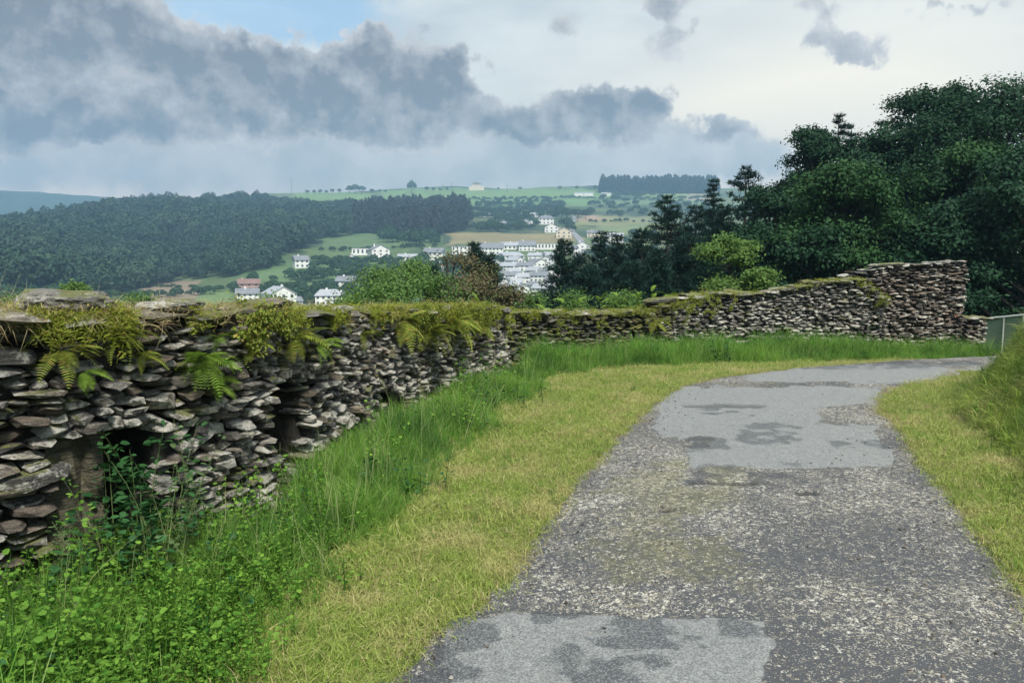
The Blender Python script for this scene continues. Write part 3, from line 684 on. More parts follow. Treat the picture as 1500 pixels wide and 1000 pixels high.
def leaves(points, dirs, sizes, tints, rs, flat=.5):
    n = len(points); V = np.zeros((n, 7, 3)); 
    d = dirs / (np.linalg.norm(dirs, axis=1)[:, None] + 1e-9); up = np.tile([0, 0, 1.], (n, 1)) + rs.normal(0, flat, (n, 3))
    s = np.cross(d, up); s /= np.linalg.norm(s, axis=1)[:, None] + 1e-9; u = np.cross(s, d)
    V = points[:, None] + sizes[:, None, None] * (LEAF_P[None, :, 0:1] * s[:, None] + LEAF_P[None, :, 1:2] * d[:, None] + LEAF_P[None, :, 2:3] * u[:, None])
    Fq = (LEAF_F[None] + (np.arange(n) * 7)[:, None, None]).reshape(-1, 3)
    return V.reshape(-1, 3), Fq, np.repeat(tints, 7)
def weed_mesh(seed, h, nl, size, spread=.12, stems=4):
    rs = np.random.default_rng(seed); Pn = []; D = []; S = []; SV_, SF = [], []; k = 0
    for st in range(stems):
        a = rs.uniform(0, 6.28); bx, by = rs.normal(0, spread, 2); hh = h * rs.uniform(.6, 1.1); ln = rs.uniform(0, .35)
        prev = None
        for f in np.linspace(0, 1, 5):
            c = np.array([bx + math.cos(a) * ln * hh * f * f, by + math.sin(a) * ln * hh * f * f, hh * f]); w = .004 * (1.2 - f)
            SV_ += [c + [w, 0, 0], c + [-w * .5, w, 0], c + [-w * .5, -w, 0]]
            if prev is not None:
                for e in range(3): SF.append((k - 3 + e, k - 3 + (e + 1) % 3, k + (e + 1) % 3)); SF.append((k - 3 + e, k + (e + 1) % 3, k + e))
            k += 3; prev = c
        for j in range(nl // stems):
            f = rs.uniform(.12, 1); la = rs.uniform(0, 6.28)
            c = np.array([bx + math.cos(a) * ln * hh * f * f, by + math.sin(a) * ln * hh * f * f, hh * f]); o_ = rs.uniform(0, size * .9)
            d = np.array([math.cos(la), math.sin(la), rs.uniform(-.2, .6)]); Pn.append(c + d * o_); D.append(d); S.append(size * rs.uniform(.6, 1.25) * (1.15 - .4 * f))
    v, f, t_ = leaves(np.array(Pn), np.array(D), np.array(S), rs.random(len(Pn)), rs)
    V_ = np.concatenate([np.array(SV_), v]); F_ = np.concatenate([np.array(SF), f + len(SV_)]); return V_, F_, np.concatenate([np.zeros(len(SV_)), t_])
def variant_coll(name, lst, mat):
    c = bpy.data.collections.new(name)
    for (v, f, t_) in lst:
        me = np_mesh(name, v, f, {'tint': t_}, False, mat); o = bpy.data.objects.new(name, me); c.objects.link(o)
    return c
def scatter(name, coll, pts, rot, scl, label=None):
    """one 'stuff' object whose vertices carry small instanced tufts"""
    n = len(pts); me = bpy.data.meshes.new(name); me.vertices.add(n); me.vertices.foreach_set('co', np.asarray(pts, np.float32).ravel())
    a = me.attributes.new('rot', 'FLOAT_VECTOR', 'POINT'); a.data.foreach_set('vector', np.asarray(rot, np.float32).ravel())
    a = me.attributes.new('scl', 'FLOAT_VECTOR', 'POINT'); a.data.foreach_set('vector', np.asarray(scl, np.float32).ravel())
    a = me.attributes.new('pick', 'INT', 'POINT'); a.data.foreach_set('value', rng.integers(0, len(coll.objects), n).astype(np.int32))
    ng = bpy.data.node_groups.new(name, 'GeometryNodeTree')
    ng.interface.new_socket('Geometry', in_out='INPUT', socket_type='NodeSocketGeometry'); ng.interface.new_socket('Geometry', in_out='OUTPUT', socket_type='NodeSocketGeometry')
    N_ = ng.nodes; gi = N_.new('NodeGroupInput'); go = N_.new('NodeGroupOutput'); ip = N_.new('GeometryNodeInstanceOnPoints'); ci = N_.new('GeometryNodeCollectionInfo')
    ci.inputs['Collection'].default_value = coll; ci.inputs['Separate Children'].default_value = True; ci.inputs['Reset Children'].default_value = True
    def na_(nm, tp): q = N_.new('GeometryNodeInputNamedAttribute'); q.data_type = tp; q.inputs[0].default_value = nm; return q.outputs[0]
    L = ng.links.new; L(gi.outputs[0], ip.inputs['Points']); L(ci.outputs[0], ip.inputs['Instance']); ip.inputs['Pick Instance'].default_value = True
    L(na_('pick', 'INT'), ip.inputs['Instance Index']); L(na_('rot', 'FLOAT_VECTOR'), ip.inputs['Rotation']); L(na_('scl', 'FLOAT_VECTOR'), ip.inputs['Scale']); L(ip.outputs[0], go.inputs[0])
    o = obj(name, me); md = o.modifiers.new('scatter', 'NODES'); md.node_group = ng
    tag(o, label, kind='stuff'); return o
def rot_up(n, tilt=.15): return np.stack([rng.normal(0, tilt, n), rng.normal(0, tilt, n), rng.uniform(0, 6.28, n)], 1)
def scl_u(n, a, b): s = rng.uniform(a, b, n); return np.stack([s, s, s * rng.uniform(.85, 1.15, n)], 1)

tallc = variant_coll('tall_tuft', [blades(26, .22, .52, .035, .007, .75, 4, s, .7) for s in range(6)], M['grass'])
stalkc = variant_coll('stalk_tuft', [blades(5, .4, .62, .03, .0035, .6, 4, 700 + s, .5) for s in range(4)], M['stalk'])
shortc = variant_coll('mown_tuft', [blades(32, .02, .06, .038, .0036, 1.5, 2, 20 + s, .8) for s in range(6)], M['mown'])
bankc = variant_coll('bank_tuft', [blades(24, .05, .15, .04, .006, 1.3, 3, 40 + s, .8) for s in range(5)], M['bank'])
strawc = variant_coll('straw_tuft', [blades(10, .04, .11, .03, .003, 2.0, 3, 60 + s, 1.0) for s in range(4)], M['straw'])
weedc = variant_coll('weed_tuft', [weed_mesh(s, .28, (90, 110, 80, 70, 120)[s], (.024, .018, .028, .034, .015)[s]) for s in range(5)], M['weed'])
weeddc = variant_coll('dark_weed_tuft', [weed_mesh(30 + s, .34, 50, .042) for s in range(4)], M['weed_dark'])
mossc = variant_coll('moss_tuft', [blades(26, .012, .04, .022, .006, 1.5, 2, 80 + s, .9) for s in range(4)], M['moss'])

# wall face line as one polyline (for planting)
FACE = [Vector((*p, 0)) for p in list(WA.p[:-1]) + list(WB.p) + list(WC.p[1:]) + list(WD.p[1:-1]) + list(WE.p[:-1]) + list(WF.p[-1:]) + list(WG.p)] + [Vector((13, 17, 0)), Vector((24, 19, 0))]
FACE = [Vector((-3.6, -6, 0))] + FACE
RO = [Vector((p[0], p[1], 0)) for p in resample(OUT, 120)]; RI = [Vector((p[0], p[1], 0)) for p in resample(INN, 120)]
def cand(n, x0, x1, y0, y1): return rng.uniform(x0, x1, n), rng.uniform(y0, y1, n)
def inview(x, y, m=.12): return (np.abs(x) < np.maximum(y, 0) * (.70 + m) + .5) & (y > 1.8)
def near_first(x, y, full=5.0, p=1.2):
    r_ = np.hypot(x, y); return rng.random(len(x)) < np.minimum(1, (full / r_) ** p)
# left strip: position across it from road edge (0) to wall (1)
x, y = cand(150000, -4, 10, 1.5, 17); k = inview(x, y); x, y = x[k], y[k]
df = polyline_dist(FACE, x, y); do = -polyline_dist(RO, x, y)     # df>0: road side of the wall; do>0: left of road
k = (df > .02) & (do > -.06); x, y, df, do = x[k], y[k], df[k], do[k]
BAND = [Vector((-1.6, -6, 0)), Vector((-1.35, 1.5, 0))] + [G(*q) for q in [(370, 1000), (440, 910), (520, 820), (585, 750), (665, 680), (745, 620), (790, 575), (812, 553), (900, 541), (1000, 534.5), (1200, 525), (1434, 516)]] + [Vector((13.5, 16.3, 0)), Vector((24, 18.4, 0))]
jit_b = (fbm(x * 2.2, y * 2.2, 4, 120) - .5) * .42 + (fbm(x * 8, y * 8, 2, 121) - .5) * .12
bl = -polyline_dist(BAND, x, y) + jit_b; band = df + bl; tall_m = bl > 0
lefty = np.clip((4.6 - y) / 1.6, 0, .95)            # leafy weeds take over in the near left
u = rng.random(len(x))
is_weed = tall_m & (u < lefty * .9 * sstep(fbm(x * 2.5, y * 2.5, 3, 909), .26, .50) + .08)
is_tall = tall_m & ~is_weed
dt = np.clip(bl / .55, 0, 1)
def pz(x, y): return np.stack([x, y, hz(x, y) - .005], 1)
k = is_tall & near_first(x, y, 6, 1.0) & (rng.random(len(x)) < .55); n = k.sum()
hs = (.45 + .75 * dt[k]) * np.where(y[k] > 11, .86, .62) * rng.uniform(.7, 1.2, n) * (.35 + 1.3 * fbm(x[k] * 2.1, y[k] * 2.1, 3, 200))
scatter('tall_grass', tallc, pz(x[k], y[k]), rot_up(n, .14), np.stack([hs * 1.05, hs * 1.05, hs], 1), 'lush tall green grass growing along the foot of the walls')
k = (is_weed & (rng.random(len(x)) < .34)) | (is_tall & (y > 4) & (fbm(x * 1.2, y * 1.2, 3, 260) > .55) & near_first(x, y, 5, 1) & (rng.random(len(x)) < .06)); n = k.sum(); hs = (.5 + .5 * dt[k]) * rng.uniform(.6, 1.35, n)
scatter('weeds', weedc, pz(x[k], y[k]), rot_up(n, .12), np.stack([hs] * 3, 1), 'dense leafy green weeds in the lower left below the wall')
k = is_tall & (rng.random(len(x)) < .004) & (y < 9) | (is_weed & (rng.random(len(x)) < .008)); n = k.sum()
scatter('dark_weeds', weeddc, pz(x[k], y[k]), rot_up(n, .12), scl_u(n, .8, 1.3), 'darker nettle-like weeds scattered through the tall grass')
k = is_tall & (rng.random(len(x)) < .035) & near_first(x, y, 6, .8); n = k.sum()
scatter('seed_stalks', stalkc, pz(x[k], y[k]), rot_up(n, .12), scl_u(n, .6, 1.25), 'thin pale seeding grass stalks rising from the tall grass')
k = (do > .02) & (df > band * .75) & near_first(x, y, 5, .7) & (rng.random(len(x)) < 1.0); n0 = k.sum()
x2, y2 = cand(230000, -2.5, 10, 1.6, 15.5); kk = inview(x2, y2); x2, y2 = x2[kk], y2[kk]
df2 = polyline_dist(FACE, x2, y2); do2 = -polyline_dist(RO, x2, y2); kk = (df2 > .25) & (do2 > -.07 + .12 * rng.random(len(x2)) - .05) & near_first(x2, y2, 4.5, .9); x2, y2 = x2[kk], y2[kk]
kk = (-polyline_dist(RO, x2, y2) > -.05) & (-polyline_dist(BAND, x2, y2) < .3) & (rng.random(len(x2)) < .35 + 1.3 * fbm(x2 * 4, y2 * 4, 3, 333)); x2, y2 = x2[kk], y2[kk]
x3, y3 = cand(90000, 1.8, 9, 1.6, 12.5); kk = inview(x3, y3); x3, y3 = x3[kk], y3[kk]; di3 = polyline_dist(RI, x3, y3); db3 = polyline_dist(FOOT, x3, y3)
kk = (di3 > -.05) & (db3 < .25) & near_first(x3, y3, 4.5, .9); x3, y3 = x3[kk], y3[kk]
xa, ya = np.concatenate([x2, x3]), np.concatenate([y2, y3]); n = len(xa)
hs = rng.uniform(.7, 1.5, n) * (.6 + .8 * fbm(xa * 2.5, ya * 2.5, 3, 210))
scatter('mown_grass', shortc, pz(xa, ya), rot_up(n, .25), np.stack([hs * 1.15, hs * 1.15, hs], 1), 'short yellow green mown grass on both verges of the lane')
k = (rng.random(n) < .02 * (fbm(xa * 2, ya * 2, 3, 441) > .5)); scatter('verge_clumps', tallc, pz(xa[k], ya[k]), rot_up(k.sum(), .3), scl_u(k.sum(), .18, .4), 'slightly longer green tufts left in the mown verges')
k = rng.random(n) < .12 * (fbm(xa * 3, ya * 3, 3, 220) > .45); 
scatter('dry_clippings', strawc, pz(xa[k], ya[k]) + [0, 0, .012], rot_up(k.sum(), .5), scl_u(k.sum(), .6, 1.2), 'pale dry grass clippings lying on the mown verges')
# right bank
x, y = cand(260000, 2.8, 14, 1.6, 16); kf = rng.random(len(x)) < np.where(polyline_dist(FOOT, x, y) < 1.3, 1.0, .3); x, y = x[kf], y[kf]; k = inview(x, y, .1); x, y = x[k], y[k]; db = polyline_dist(FOOT, x, y); k = (db > 0) & (db < 3.2) & near_first(x, y, 6, .6); x, y, db = x[k], y[k], db[k]; n = len(x)
hs = rng.uniform(.6, 1.4, n) * (.6 + .8 * fbm(x * 2.2, y * 2.2, 3, 230))
scatter('bank_grass', bankc, pz(x, y), rot_up(n, .45), np.stack([hs] * 3, 1), 'shaggy yellow green grass on the raised bank at the right')
k = rng.random(n) < .05 * (fbm(x * 1.5, y * 1.5, 2, 240) > .5); scatter('bank_weeds', weedc, pz(x[k], y[k]), rot_up(k.sum(), .4), scl_u(k.sum(), .35, .7), 'leafy weeds among the grass of the right bank')
k = rng.random(n) < .02; scatter('bank_tall_grass', tallc, pz(x[k], y[k]), rot_up(k.sum(), .2), scl_u(k.sum(), .4, .75), 'taller green blades at the foot of the right bank')
# clippings and stray blades on the road edge
xr, yr = cand(60000, -1, 9, 1.8, 13); kk = (np.minimum(polyline_dist(RO, xr, yr), -polyline_dist(RI, xr, yr)) < np.abs(rng.normal(0, .09, len(xr)))) & (polyline_dist(RO, xr, yr) > 0) & (polyline_dist(RI, xr, yr) < 0); xr, yr = xr[kk], yr[kk]
scatter('road_edge_litter', strawc, np.stack([xr, yr, np.full(len(xr), .012)], 1), rot_up(len(xr), .3), scl_u(len(xr), .4, .9), 'dry grass bits blown along the edges of the lane')

gritc = bpy.data.collections.new('grit')
for q in range(5): me_ = SV[q].copy(); me_.materials.append(M['stone_warm']); gritc.objects.link(bpy.data.objects.new('grit', me_))
xr, yr = cand(30000, -1, 9, 1.8, 11); dd_ = np.minimum(polyline_dist(RO, xr, yr), -polyline_dist(RI, xr, yr)); kk = (dd_ > 0) & inview(xr, yr) & (rng.random(len(xr)) < .12 + .8 * np.exp(-dd_ / .15)) & near_first(xr, yr, 4, 1); xr, yr = xr[kk], yr[kk]
sg = rng.uniform(.006, .020, len(xr)); scatter('grit', gritc, np.stack([xr, yr, np.full(len(xr), .04) - .03 * np.exp(-dd_[kk] / .2)], 1), rot_up(len(xr), .3), np.stack([sg, sg, sg * .5], 1), 'loose grit lying on the lane, thickest along its edges')
# moss and dry grass on wall tops; creeping growth over the faces
def on_wall(wl, n, u0, u1, zf, spread=.05, inner=.5, topshare=.6):
    seed_ = float(n % 37)
    pts = []; rots = []
    us = rng.uniform(u0, u1, n)
    for u in us:
        if fbm(np.array([u * 2.6 + seed_]), np.array([seed_ * 3.7]), 3, 77)[0] + random.uniform(-.08, .08) < .47: continue
        p, t_, nn_ = wl.at(u); zt = float(wl.top(u)); ha = math.atan2(nn_[1], nn_[0]) - math.pi / 2 + math.pi
        if rng.random() < topshare:
            q = rng.uniform(-.05, inner); pts.append((p[0] - nn_[0] * q, p[1] - nn_[1] * q, zt + .035 + rng.normal(0, .012))); rots.append((rng.normal(0, .3), rng.normal(0, .3), rng.uniform(0, 6.28)))
        else:
            dz = abs(rng.normal(0, zf)); o_ = .035 + rng.uniform(0, .03); pts.append((p[0] + nn_[0] * o_, p[1] + nn_[1] * o_, zt - dz + .03))
            a = math.atan2(nn_[1], nn_[0]); rots.append((0, R(75) + rng.normal(0, .3), a + rng.normal(0, .3)))
    return np.array(pts), np.array(rots)
def cover(name, coll, specs, smin, smax, label):
    Ps, Rs = [], []
    for sp_ in specs:
        p, r_ = on_wall(*sp_)
        if len(p): Ps.append(p); Rs.append(r_)
    p = np.concatenate(Ps); r_ = np.concatenate(Rs); scatter(name, coll, p, r_, scl_u(len(p), smin, smax), label)
cover('moss', mossc, [(WA, 900, WA.s_of_px(60), WA.len, .07, 0, .5, .5), (WB, 800, 0, WB.len, .07, 0, .5, .5), (WC, 2200, 0, WC.len, .06, 0, .5, .65), (WC, 700, WC.s_of_px(600), WC.len, .16, 0, .5, .1),
                      (WD, 600, 0, WD.len, .05, 0, .5, .6), (WE, 600, 0, WE.len, .03, 0, .5, .85), (WE, 260, WE.s_of_px(1250), WE.len, .14, 0, .4, .4)], .5, 1.3, 'yellow green moss covering the wall tops and their upper edges')
cover('wall_top_straw', strawc, [(WA, 200, WA.s_of_px(0) - .2, WA.len, .03, 0, .5, .85), (WB, 170, 0, WB.len, .05, 0, .5, .8), (WC, 200, 0, WC.len, .04, 0, .5, .8), (WD, 160, 0, WD.len, .05, 0, .5, .7), (WE, 60, 0, WE.len, .03, 0, .5, .8)], .6, 1.3, 'dry brown straw and roots matted on the wall tops')
leafc = variant_coll('creeper_tuft', [weed_mesh(60 + s, .08, 34, .020, .03, 3) for s in range(4)], M['fern_old'])
cover('creeper', leafc, [(WC, 200, WC.s_of_px(600), WC.s_of_px(715), .13, 0, .3, .12), (WC, 60, 0, WC.s_of_px(480), .12, 0, .3, .15), (WB, 40, WB.s_of_px(345), WB.len, .12, 0, .3, .1), (WD, 100, 0, WD.len, .2, 0, .4, .3), (WE, 90, 0, WE.s_of_px(1080), .3, 0, .4, .1)] , .7, 1.4, 'creeping leafy growth hanging over the upper faces of the walls')

# ------------------------------------------------------------------ ferns on the wall face
def frond_mesh(L, seed, droop):
    rs = np.random.default_rng(seed); n = 17; Vs = []; Fs = []; T = []
    def P_(f): return np.array([L * (f - .12 * droop * f * f), 0, L * (.32 * f - (.15 + droop * .55) * f * f)])
    for i in range(n):
        f = .1 + .9 * i / (n - 1); c = P_(f); c2 = P_(min(1, f + .03)); ln = L * .24 * math.sin(math.pi * (f * .86 + .1)) ** .8 + .004; wd = L * .021
        for s in (-1, 1):
            d = np.array([.35, s * 1.0, -.12 + rs.normal(0, .06)]); d /= np.linalg.norm(d); q = len(Vs)
            Vs += [c + [-wd, 0, 0], c + [wd, 0, 0], c + d * ln * .55 + [wd * .9, 0, 0], c + d * ln * .55 + [-wd * .7, 0, 0], c + d * ln]
            Fs += [(q, q + 1, q + 2), (q, q + 2, q + 3), (q + 3, q + 2, q + 4)]; T += [rs.random()] * 5
    for i in range(8):
        q = len(Vs); a, b_ = P_(i / 8), P_((i + 1) / 8); w = .0025
        Vs += [a + [0, w, 0], a - [0, w, 0], b_ - [0, w, 0], b_ + [0, w, 0]]; Fs += [(q, q + 1, q + 2), (q, q + 2, q + 3)]; T += [.1] * 4
    return np.array(Vs), np.array(Fs), np.array(T)
fronds = {}
for mk in ('fern', 'fern_old'):
    fronds[mk] = [np_mesh('frond', *frond_mesh(1.0, s, d)[:2], {'tint': frond_mesh(1.0, s, d)[2]}, False, M[mk]) for s, d in ((1, .5), (2, .9), (3, 1.2))]
def fern(wl, px, py, L, nf, mk, label):
    u = wl.s_of_px(px); p, t_, nn_ = wl.at(u); z = P(px, py, p[1]).z; a = math.atan2(nn_[1], nn_[0])
    root = empty('fern', (p[0] + nn_[0] * .01, p[1] + nn_[1] * .01, z), label, 'fern', 'ferns growing on the wall face')
    for i in range(nf):
        f = bpy.data.objects.new('frond', random.choice(fronds[mk])); s = L * random.uniform(.6, 1.1)
        f.scale = (s, s * random.uniform(.8, 1.1), s); f.rotation_euler = (random.gauss(0, .3), random.uniform(-.5, .6), a + random.uniform(-1.25, 1.25)); f.parent = root; COL.objects.link(f)
for args in [(WA, 100, 515, .22, 9, 'fern_old', 'yellowish fern on the nearest wall, left of the other ferns'), (WA, 130, 545, .15, 6, 'fern', 'small green fern low on the nearest wall under the boulder'),
             (WA, 185, 490, .22, 11, 'fern_old', 'drooping yellow fern just right of the boulder'), (WB, 212, 520, .17, 9, 'fern_old', 'dull fern hanging below the drooping yellow one, above the dark gap'),
             (WB, 300, 525, .26, 26, 'fern', 'bright green bushy fern on the pier, brightest on the wall'), (WB, 318, 560, .2, 11, 'fern', 'green fern hanging right under the brightest fern'),
             (WB, 325, 495, .15, 8, 'fern', 'small upright fern above the brightest fern'), (WB, 372, 500, .16, 9, 'fern_old', 'olive fern at the wall top right of the bright fern'),
             (WC, 432, 495, .28, 16, 'fern_old', 'olive fern tuft over the narrow recess'), (WC, 465, 505, .24, 12, 'fern', 'green hanging fern just right of the narrow recess'),
             (WC, 530, 490, .2, 8, 'fern_old', 'thin fern on the middle wall between the larger fern masses'), (WC, 590, 470, .34, 14, 'fern_old', 'fern under the moss at the middle of the long wall'),
             (WC, 625, 488, .42, 20, 'fern_old', 'large yellow green fern mass on the long wall'), (WC, 662, 470, .42, 18, 'fern_old', 'mossy fern near the far end of the long wall'),
             (WC, 700, 478, .3, 10, 'fern_old', 'last small fern before the wall corner'), (WD, 958, 470, .34, 12, 'fern_old', 'yellow fern hanging on the low far wall under the flat slab'), (WE, 1290, 440, .3, 10, 'fern_old', 'yellow tuft where the grey wall meets the tall ruin')]:
    fern(*args)

# ------------------------------------------------------------------ broad-leaved crowns, pines, shrubs
def tube(pts, rads, n=6):
    Vs, Fs = [], []; k = 0
    for i, (p, r_) in enumerate(zip(pts, rads)):
        d = pts[min(i + 1, len(pts) - 1)] - pts[max(i - 1, 0)]; d = d / (np.linalg.norm(d) + 1e-9)
        a = np.cross(d, [.3, .9, .1]); a /= np.linalg.norm(a); b_ = np.cross(d, a)
        for j in range(n): th = 2 * math.pi * j / n; Vs.append(p + r_ * (math.cos(th) * a + math.sin(th) * b_))
        if i:
            for j in range(n): Fs.append((k - n + j, k - n + (j + 1) % n, k + (j + 1) % n, k + j))
        k += n
    return np.array(Vs), np.array(Fs)
def merge(parts):
    Vs, Fs, off = [], [], 0
    for v, f in parts: Vs.append(v); Fs.append(f + off); off += len(v)
    return np.concatenate(Vs), np.concatenate(Fs)
def quadleaves(c, nrm, size, rs):
    n = len(c); nrm = nrm + rs.normal(0, .55, (n, 3)); nrm /= np.linalg.norm(nrm, axis=1)[:, None]
    a = np.cross(nrm, rs.normal(0, 1, (n, 3))); a /= np.linalg.norm(a, axis=1)[:, None] + 1e-9; b_ = np.cross(nrm, a)
    s = size[:, None]; q = np.stack([c - a * s, c + b_ * s * .55, c + a * s, c - b_ * s * .55], 1).reshape(-1, 3)
    return q, np.arange(n * 4).reshape(-1, 4)
def crown_mesh(seed, H, Wd, nlobes, nclump, nleaf, ls, sig=.25, shape=1.0, low=.12, rsc=1.0):
    rs = np.random.default_rng(seed); lob = []
    for i in range(nlobes):
        f = rs.uniform(0, 1) ** .8
        if i < 2: f = 1 - .05 * i
        zc = H * (low + (1 - low) * .93 * f); prof = math.sin(math.pi * min(1, (f * .80 + .16))) ** (.6 * shape)
        rad = Wd / 2 * prof * rs.uniform(.3, .98); a = rs.uniform(0, 6.28) + i * 2.4; R_ = Wd * rsc * rs.uniform(.075, .165) * (1.1 - .4 * f)
        lob.append((np.array([math.cos(a) * rad, math.sin(a) * rad, zc - R_ * .6]), R_))
    cs, ns, tt_, ss_ = [], [], [], []
    per = nclump // nlobes
    for (c, R_) in lob:
        d = rs.normal(0, 1, (per, 3)); d[:, 2] = np.abs(d[:, 2]) * 1.0 - .45 * (rs.random(per) < .35); d /= np.linalg.norm(d, axis=1)[:, None]
        rr_ = R_ * rs.uniform(.75, 1.12, per); cc_ = c + d * rr_[:, None] * [1, 1, .8]
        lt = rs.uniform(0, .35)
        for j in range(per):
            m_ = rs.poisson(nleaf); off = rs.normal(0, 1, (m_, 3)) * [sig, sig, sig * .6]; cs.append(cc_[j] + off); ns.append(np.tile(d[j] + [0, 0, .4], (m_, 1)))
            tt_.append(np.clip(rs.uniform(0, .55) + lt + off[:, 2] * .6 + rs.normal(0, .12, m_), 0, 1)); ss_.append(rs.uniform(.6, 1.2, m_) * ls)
    c = np.concatenate(cs); v, f = quadleaves(c, np.concatenate(ns), np.concatenate(ss_), rs)
    trunk = [tube([np.array([0, 0, -.6]), np.array([.05, 0, H * .3]), np.array([0, .1, H * .6]), np.array([.1, 0, H * .88])], [H * .028, H * .02, H * .012, .02], 8)]
    for (cc_, R_) in lob:
        z0 = np.clip(cc_[2] - np.hypot(cc_[0], cc_[1]) * .8, H * .08, H * .7); trunk.append(tube([np.array([0, 0, z0]), np.array([cc_[0] * .5, cc_[1] * .5, z0 * .4 + cc_[2] * .55]), cc_], [H * .009, H * .006, .02], 5))
    return (v, f, np.repeat(np.concatenate(tt_), 4)), merge(trunk)
def pine_mesh(seed, H, Wd, dens=1.0, ls=.09, irregular=.3):
    rs = np.random.default_rng(seed); cs, ds, parts = [], [], []
    parts.append(tube([np.array([0, 0, -.5]), np.array([.05, 0, H * .5]), np.array([0, 0, H * .98])], [H * .022, H * .013, .01], 7))
    z = H * .06
    while z < H * .99:
        f = z / H; L0 = Wd / 2 * (1 - f) ** .75 + .12; nb_ = int(rs.integers(5, 8))
        for b_ in range(nb_):
            a = rs.uniform(0, 6.28); L = L0 * rs.uniform(1 - irregular * 1.4, 1.15); dv = np.array([math.cos(a), math.sin(a), 0]); lift = rs.uniform(-.05, .45)
            pts = [np.array([0, 0, z]), np.array([0, 0, z]) + dv * L * .55 + [0, 0, lift * L * .2], np.array([0, 0, z]) + dv * L + [0, 0, lift * L * .75]]
            parts.append(tube(pts, [.02 + .012 * (1 - f) * H / 10, .014, .005], 4)); m_ = max(4, int(L * 42 * dens))
            t_ = rs.uniform(.12, 1, m_) ** .7; t_[:3] = 1; p0, p1_, p2 = pts
            c = ((1 - t_) ** 2)[:, None] * p0 + (2 * t_ * (1 - t_))[:, None] * p1_ + (t_ ** 2)[:, None] * p2; c = c + rs.normal(0, .055 * (1 + L * .6), (m_, 3)) * [1, 1, .6]
            cs.append(c); ds.append(np.tile(dv * .7 + [0, 0, .7], (m_, 1)))
        z += H * .021 * rs.uniform(.8, 1.4) + .04
    c = np.concatenate(cs); d = np.concatenate(ds); V_, F_, T_ = [], [], []
    k = 0; allv = []; n = len(c)
    for rep in range(5):
        dd = d + rs.normal(0, .75, (n, 3)); dd /= np.linalg.norm(dd, axis=1)[:, None]; a = np.cross(dd, rs.normal(0, 1, (n, 3))); a /= np.linalg.norm(a, axis=1)[:, None] + 1e-9
        s = rs.uniform(.6, 1.3, n)[:, None] * ls; allv.append(np.stack([c - a * s * .16, c + a * s * .16, c + dd * s * 1.9], 1).reshape(-1, 3)); T_.append(np.repeat(rs.random(n), 3))
    v = np.concatenate(allv); return (v, np.arange(len(v)).reshape(-1, 3), np.concatenate(T_)), merge(parts)
def plant_tree(name, data, mat, loc, label, cat, group=None, rz=0, s=1.0):
    (v, f, t_), tr = data; root = empty(name, loc, label, cat, group, rz)
    cm = np_mesh('crown', v, f, {'tint': t_}, False, mat) if not isinstance(v, bpy.types.Mesh) else v
    c = obj('crown', cm, None, root); tm = obj('trunk', np_mesh('trunk', *tr), M['bark'], root); root.scale = (s, s, s); return root
def tree_at(px, ytop, Yd):
    p = P(px, ytop, Yd); g0 = gz(p.x, p.y); return Vector((p.x, p.y, g0)), p.z - g0
NLc = 1.0
BIG = [(1262, 262, 31, 170, 'oak', 'dark round oak between the lighter green oak and the ruin'), (1110, 325, 28, 110, 'oak', 'low dark oak right behind the bright green bush'), (1440, 190, 28, 200, 'oak2', 'green oak before the tallest tree, above the end of the ruin'),
  # px, top row, distance, width px, kind, label
 (1455, 100, 31, 330, 'oak', 'tallest broad-leaved tree, at the right edge above the bank'), (1372, 106, 34, 210, 'oak', 'tall dark oak behind the sharp end of the tall ruin'),
 (1292, 176, 33, 210, 'oak', 'dark oak left of the tallest pair, over the brown ruin'), (1238, 228, 27, 200, 'oak2', 'lighter green oak in front, whose crown hangs over the long grey wall'),
 (1190, 172, 36, 150, 'oak', 'dark tree with an open airy top left of the thin pine spires'), (1132, 262, 30, 150, 'oak', 'round dark tree behind the bright green bush'),
 (1405, 285, 25, 190, 'oak', 'low dark tree right behind the end of the tall ruin'), (1540, 190, 24, 260, 'oak', 'dark tree leaning in at the right edge behind the bank'), (1325, 300, 29, 190, 'oak', 'low dark tree filling in behind the middle of the tall ruin'),
 (1190, 330, 26, 130, 'oak', 'low dark oak between the bright bush and the lighter oak')]
for i, (px, ty, Yd, wpx, kind, lab) in enumerate(BIG):
    loc, H = tree_at(px, ty, Yd); Wm = wpx / F * Yd * 1.12
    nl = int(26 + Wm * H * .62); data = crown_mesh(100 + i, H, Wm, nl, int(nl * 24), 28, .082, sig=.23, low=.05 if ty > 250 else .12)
    plant_tree('broadleaf_tree', data, M[kind], loc, lab, 'tree', 'dark broad-leaved trees on the right', rz=i)
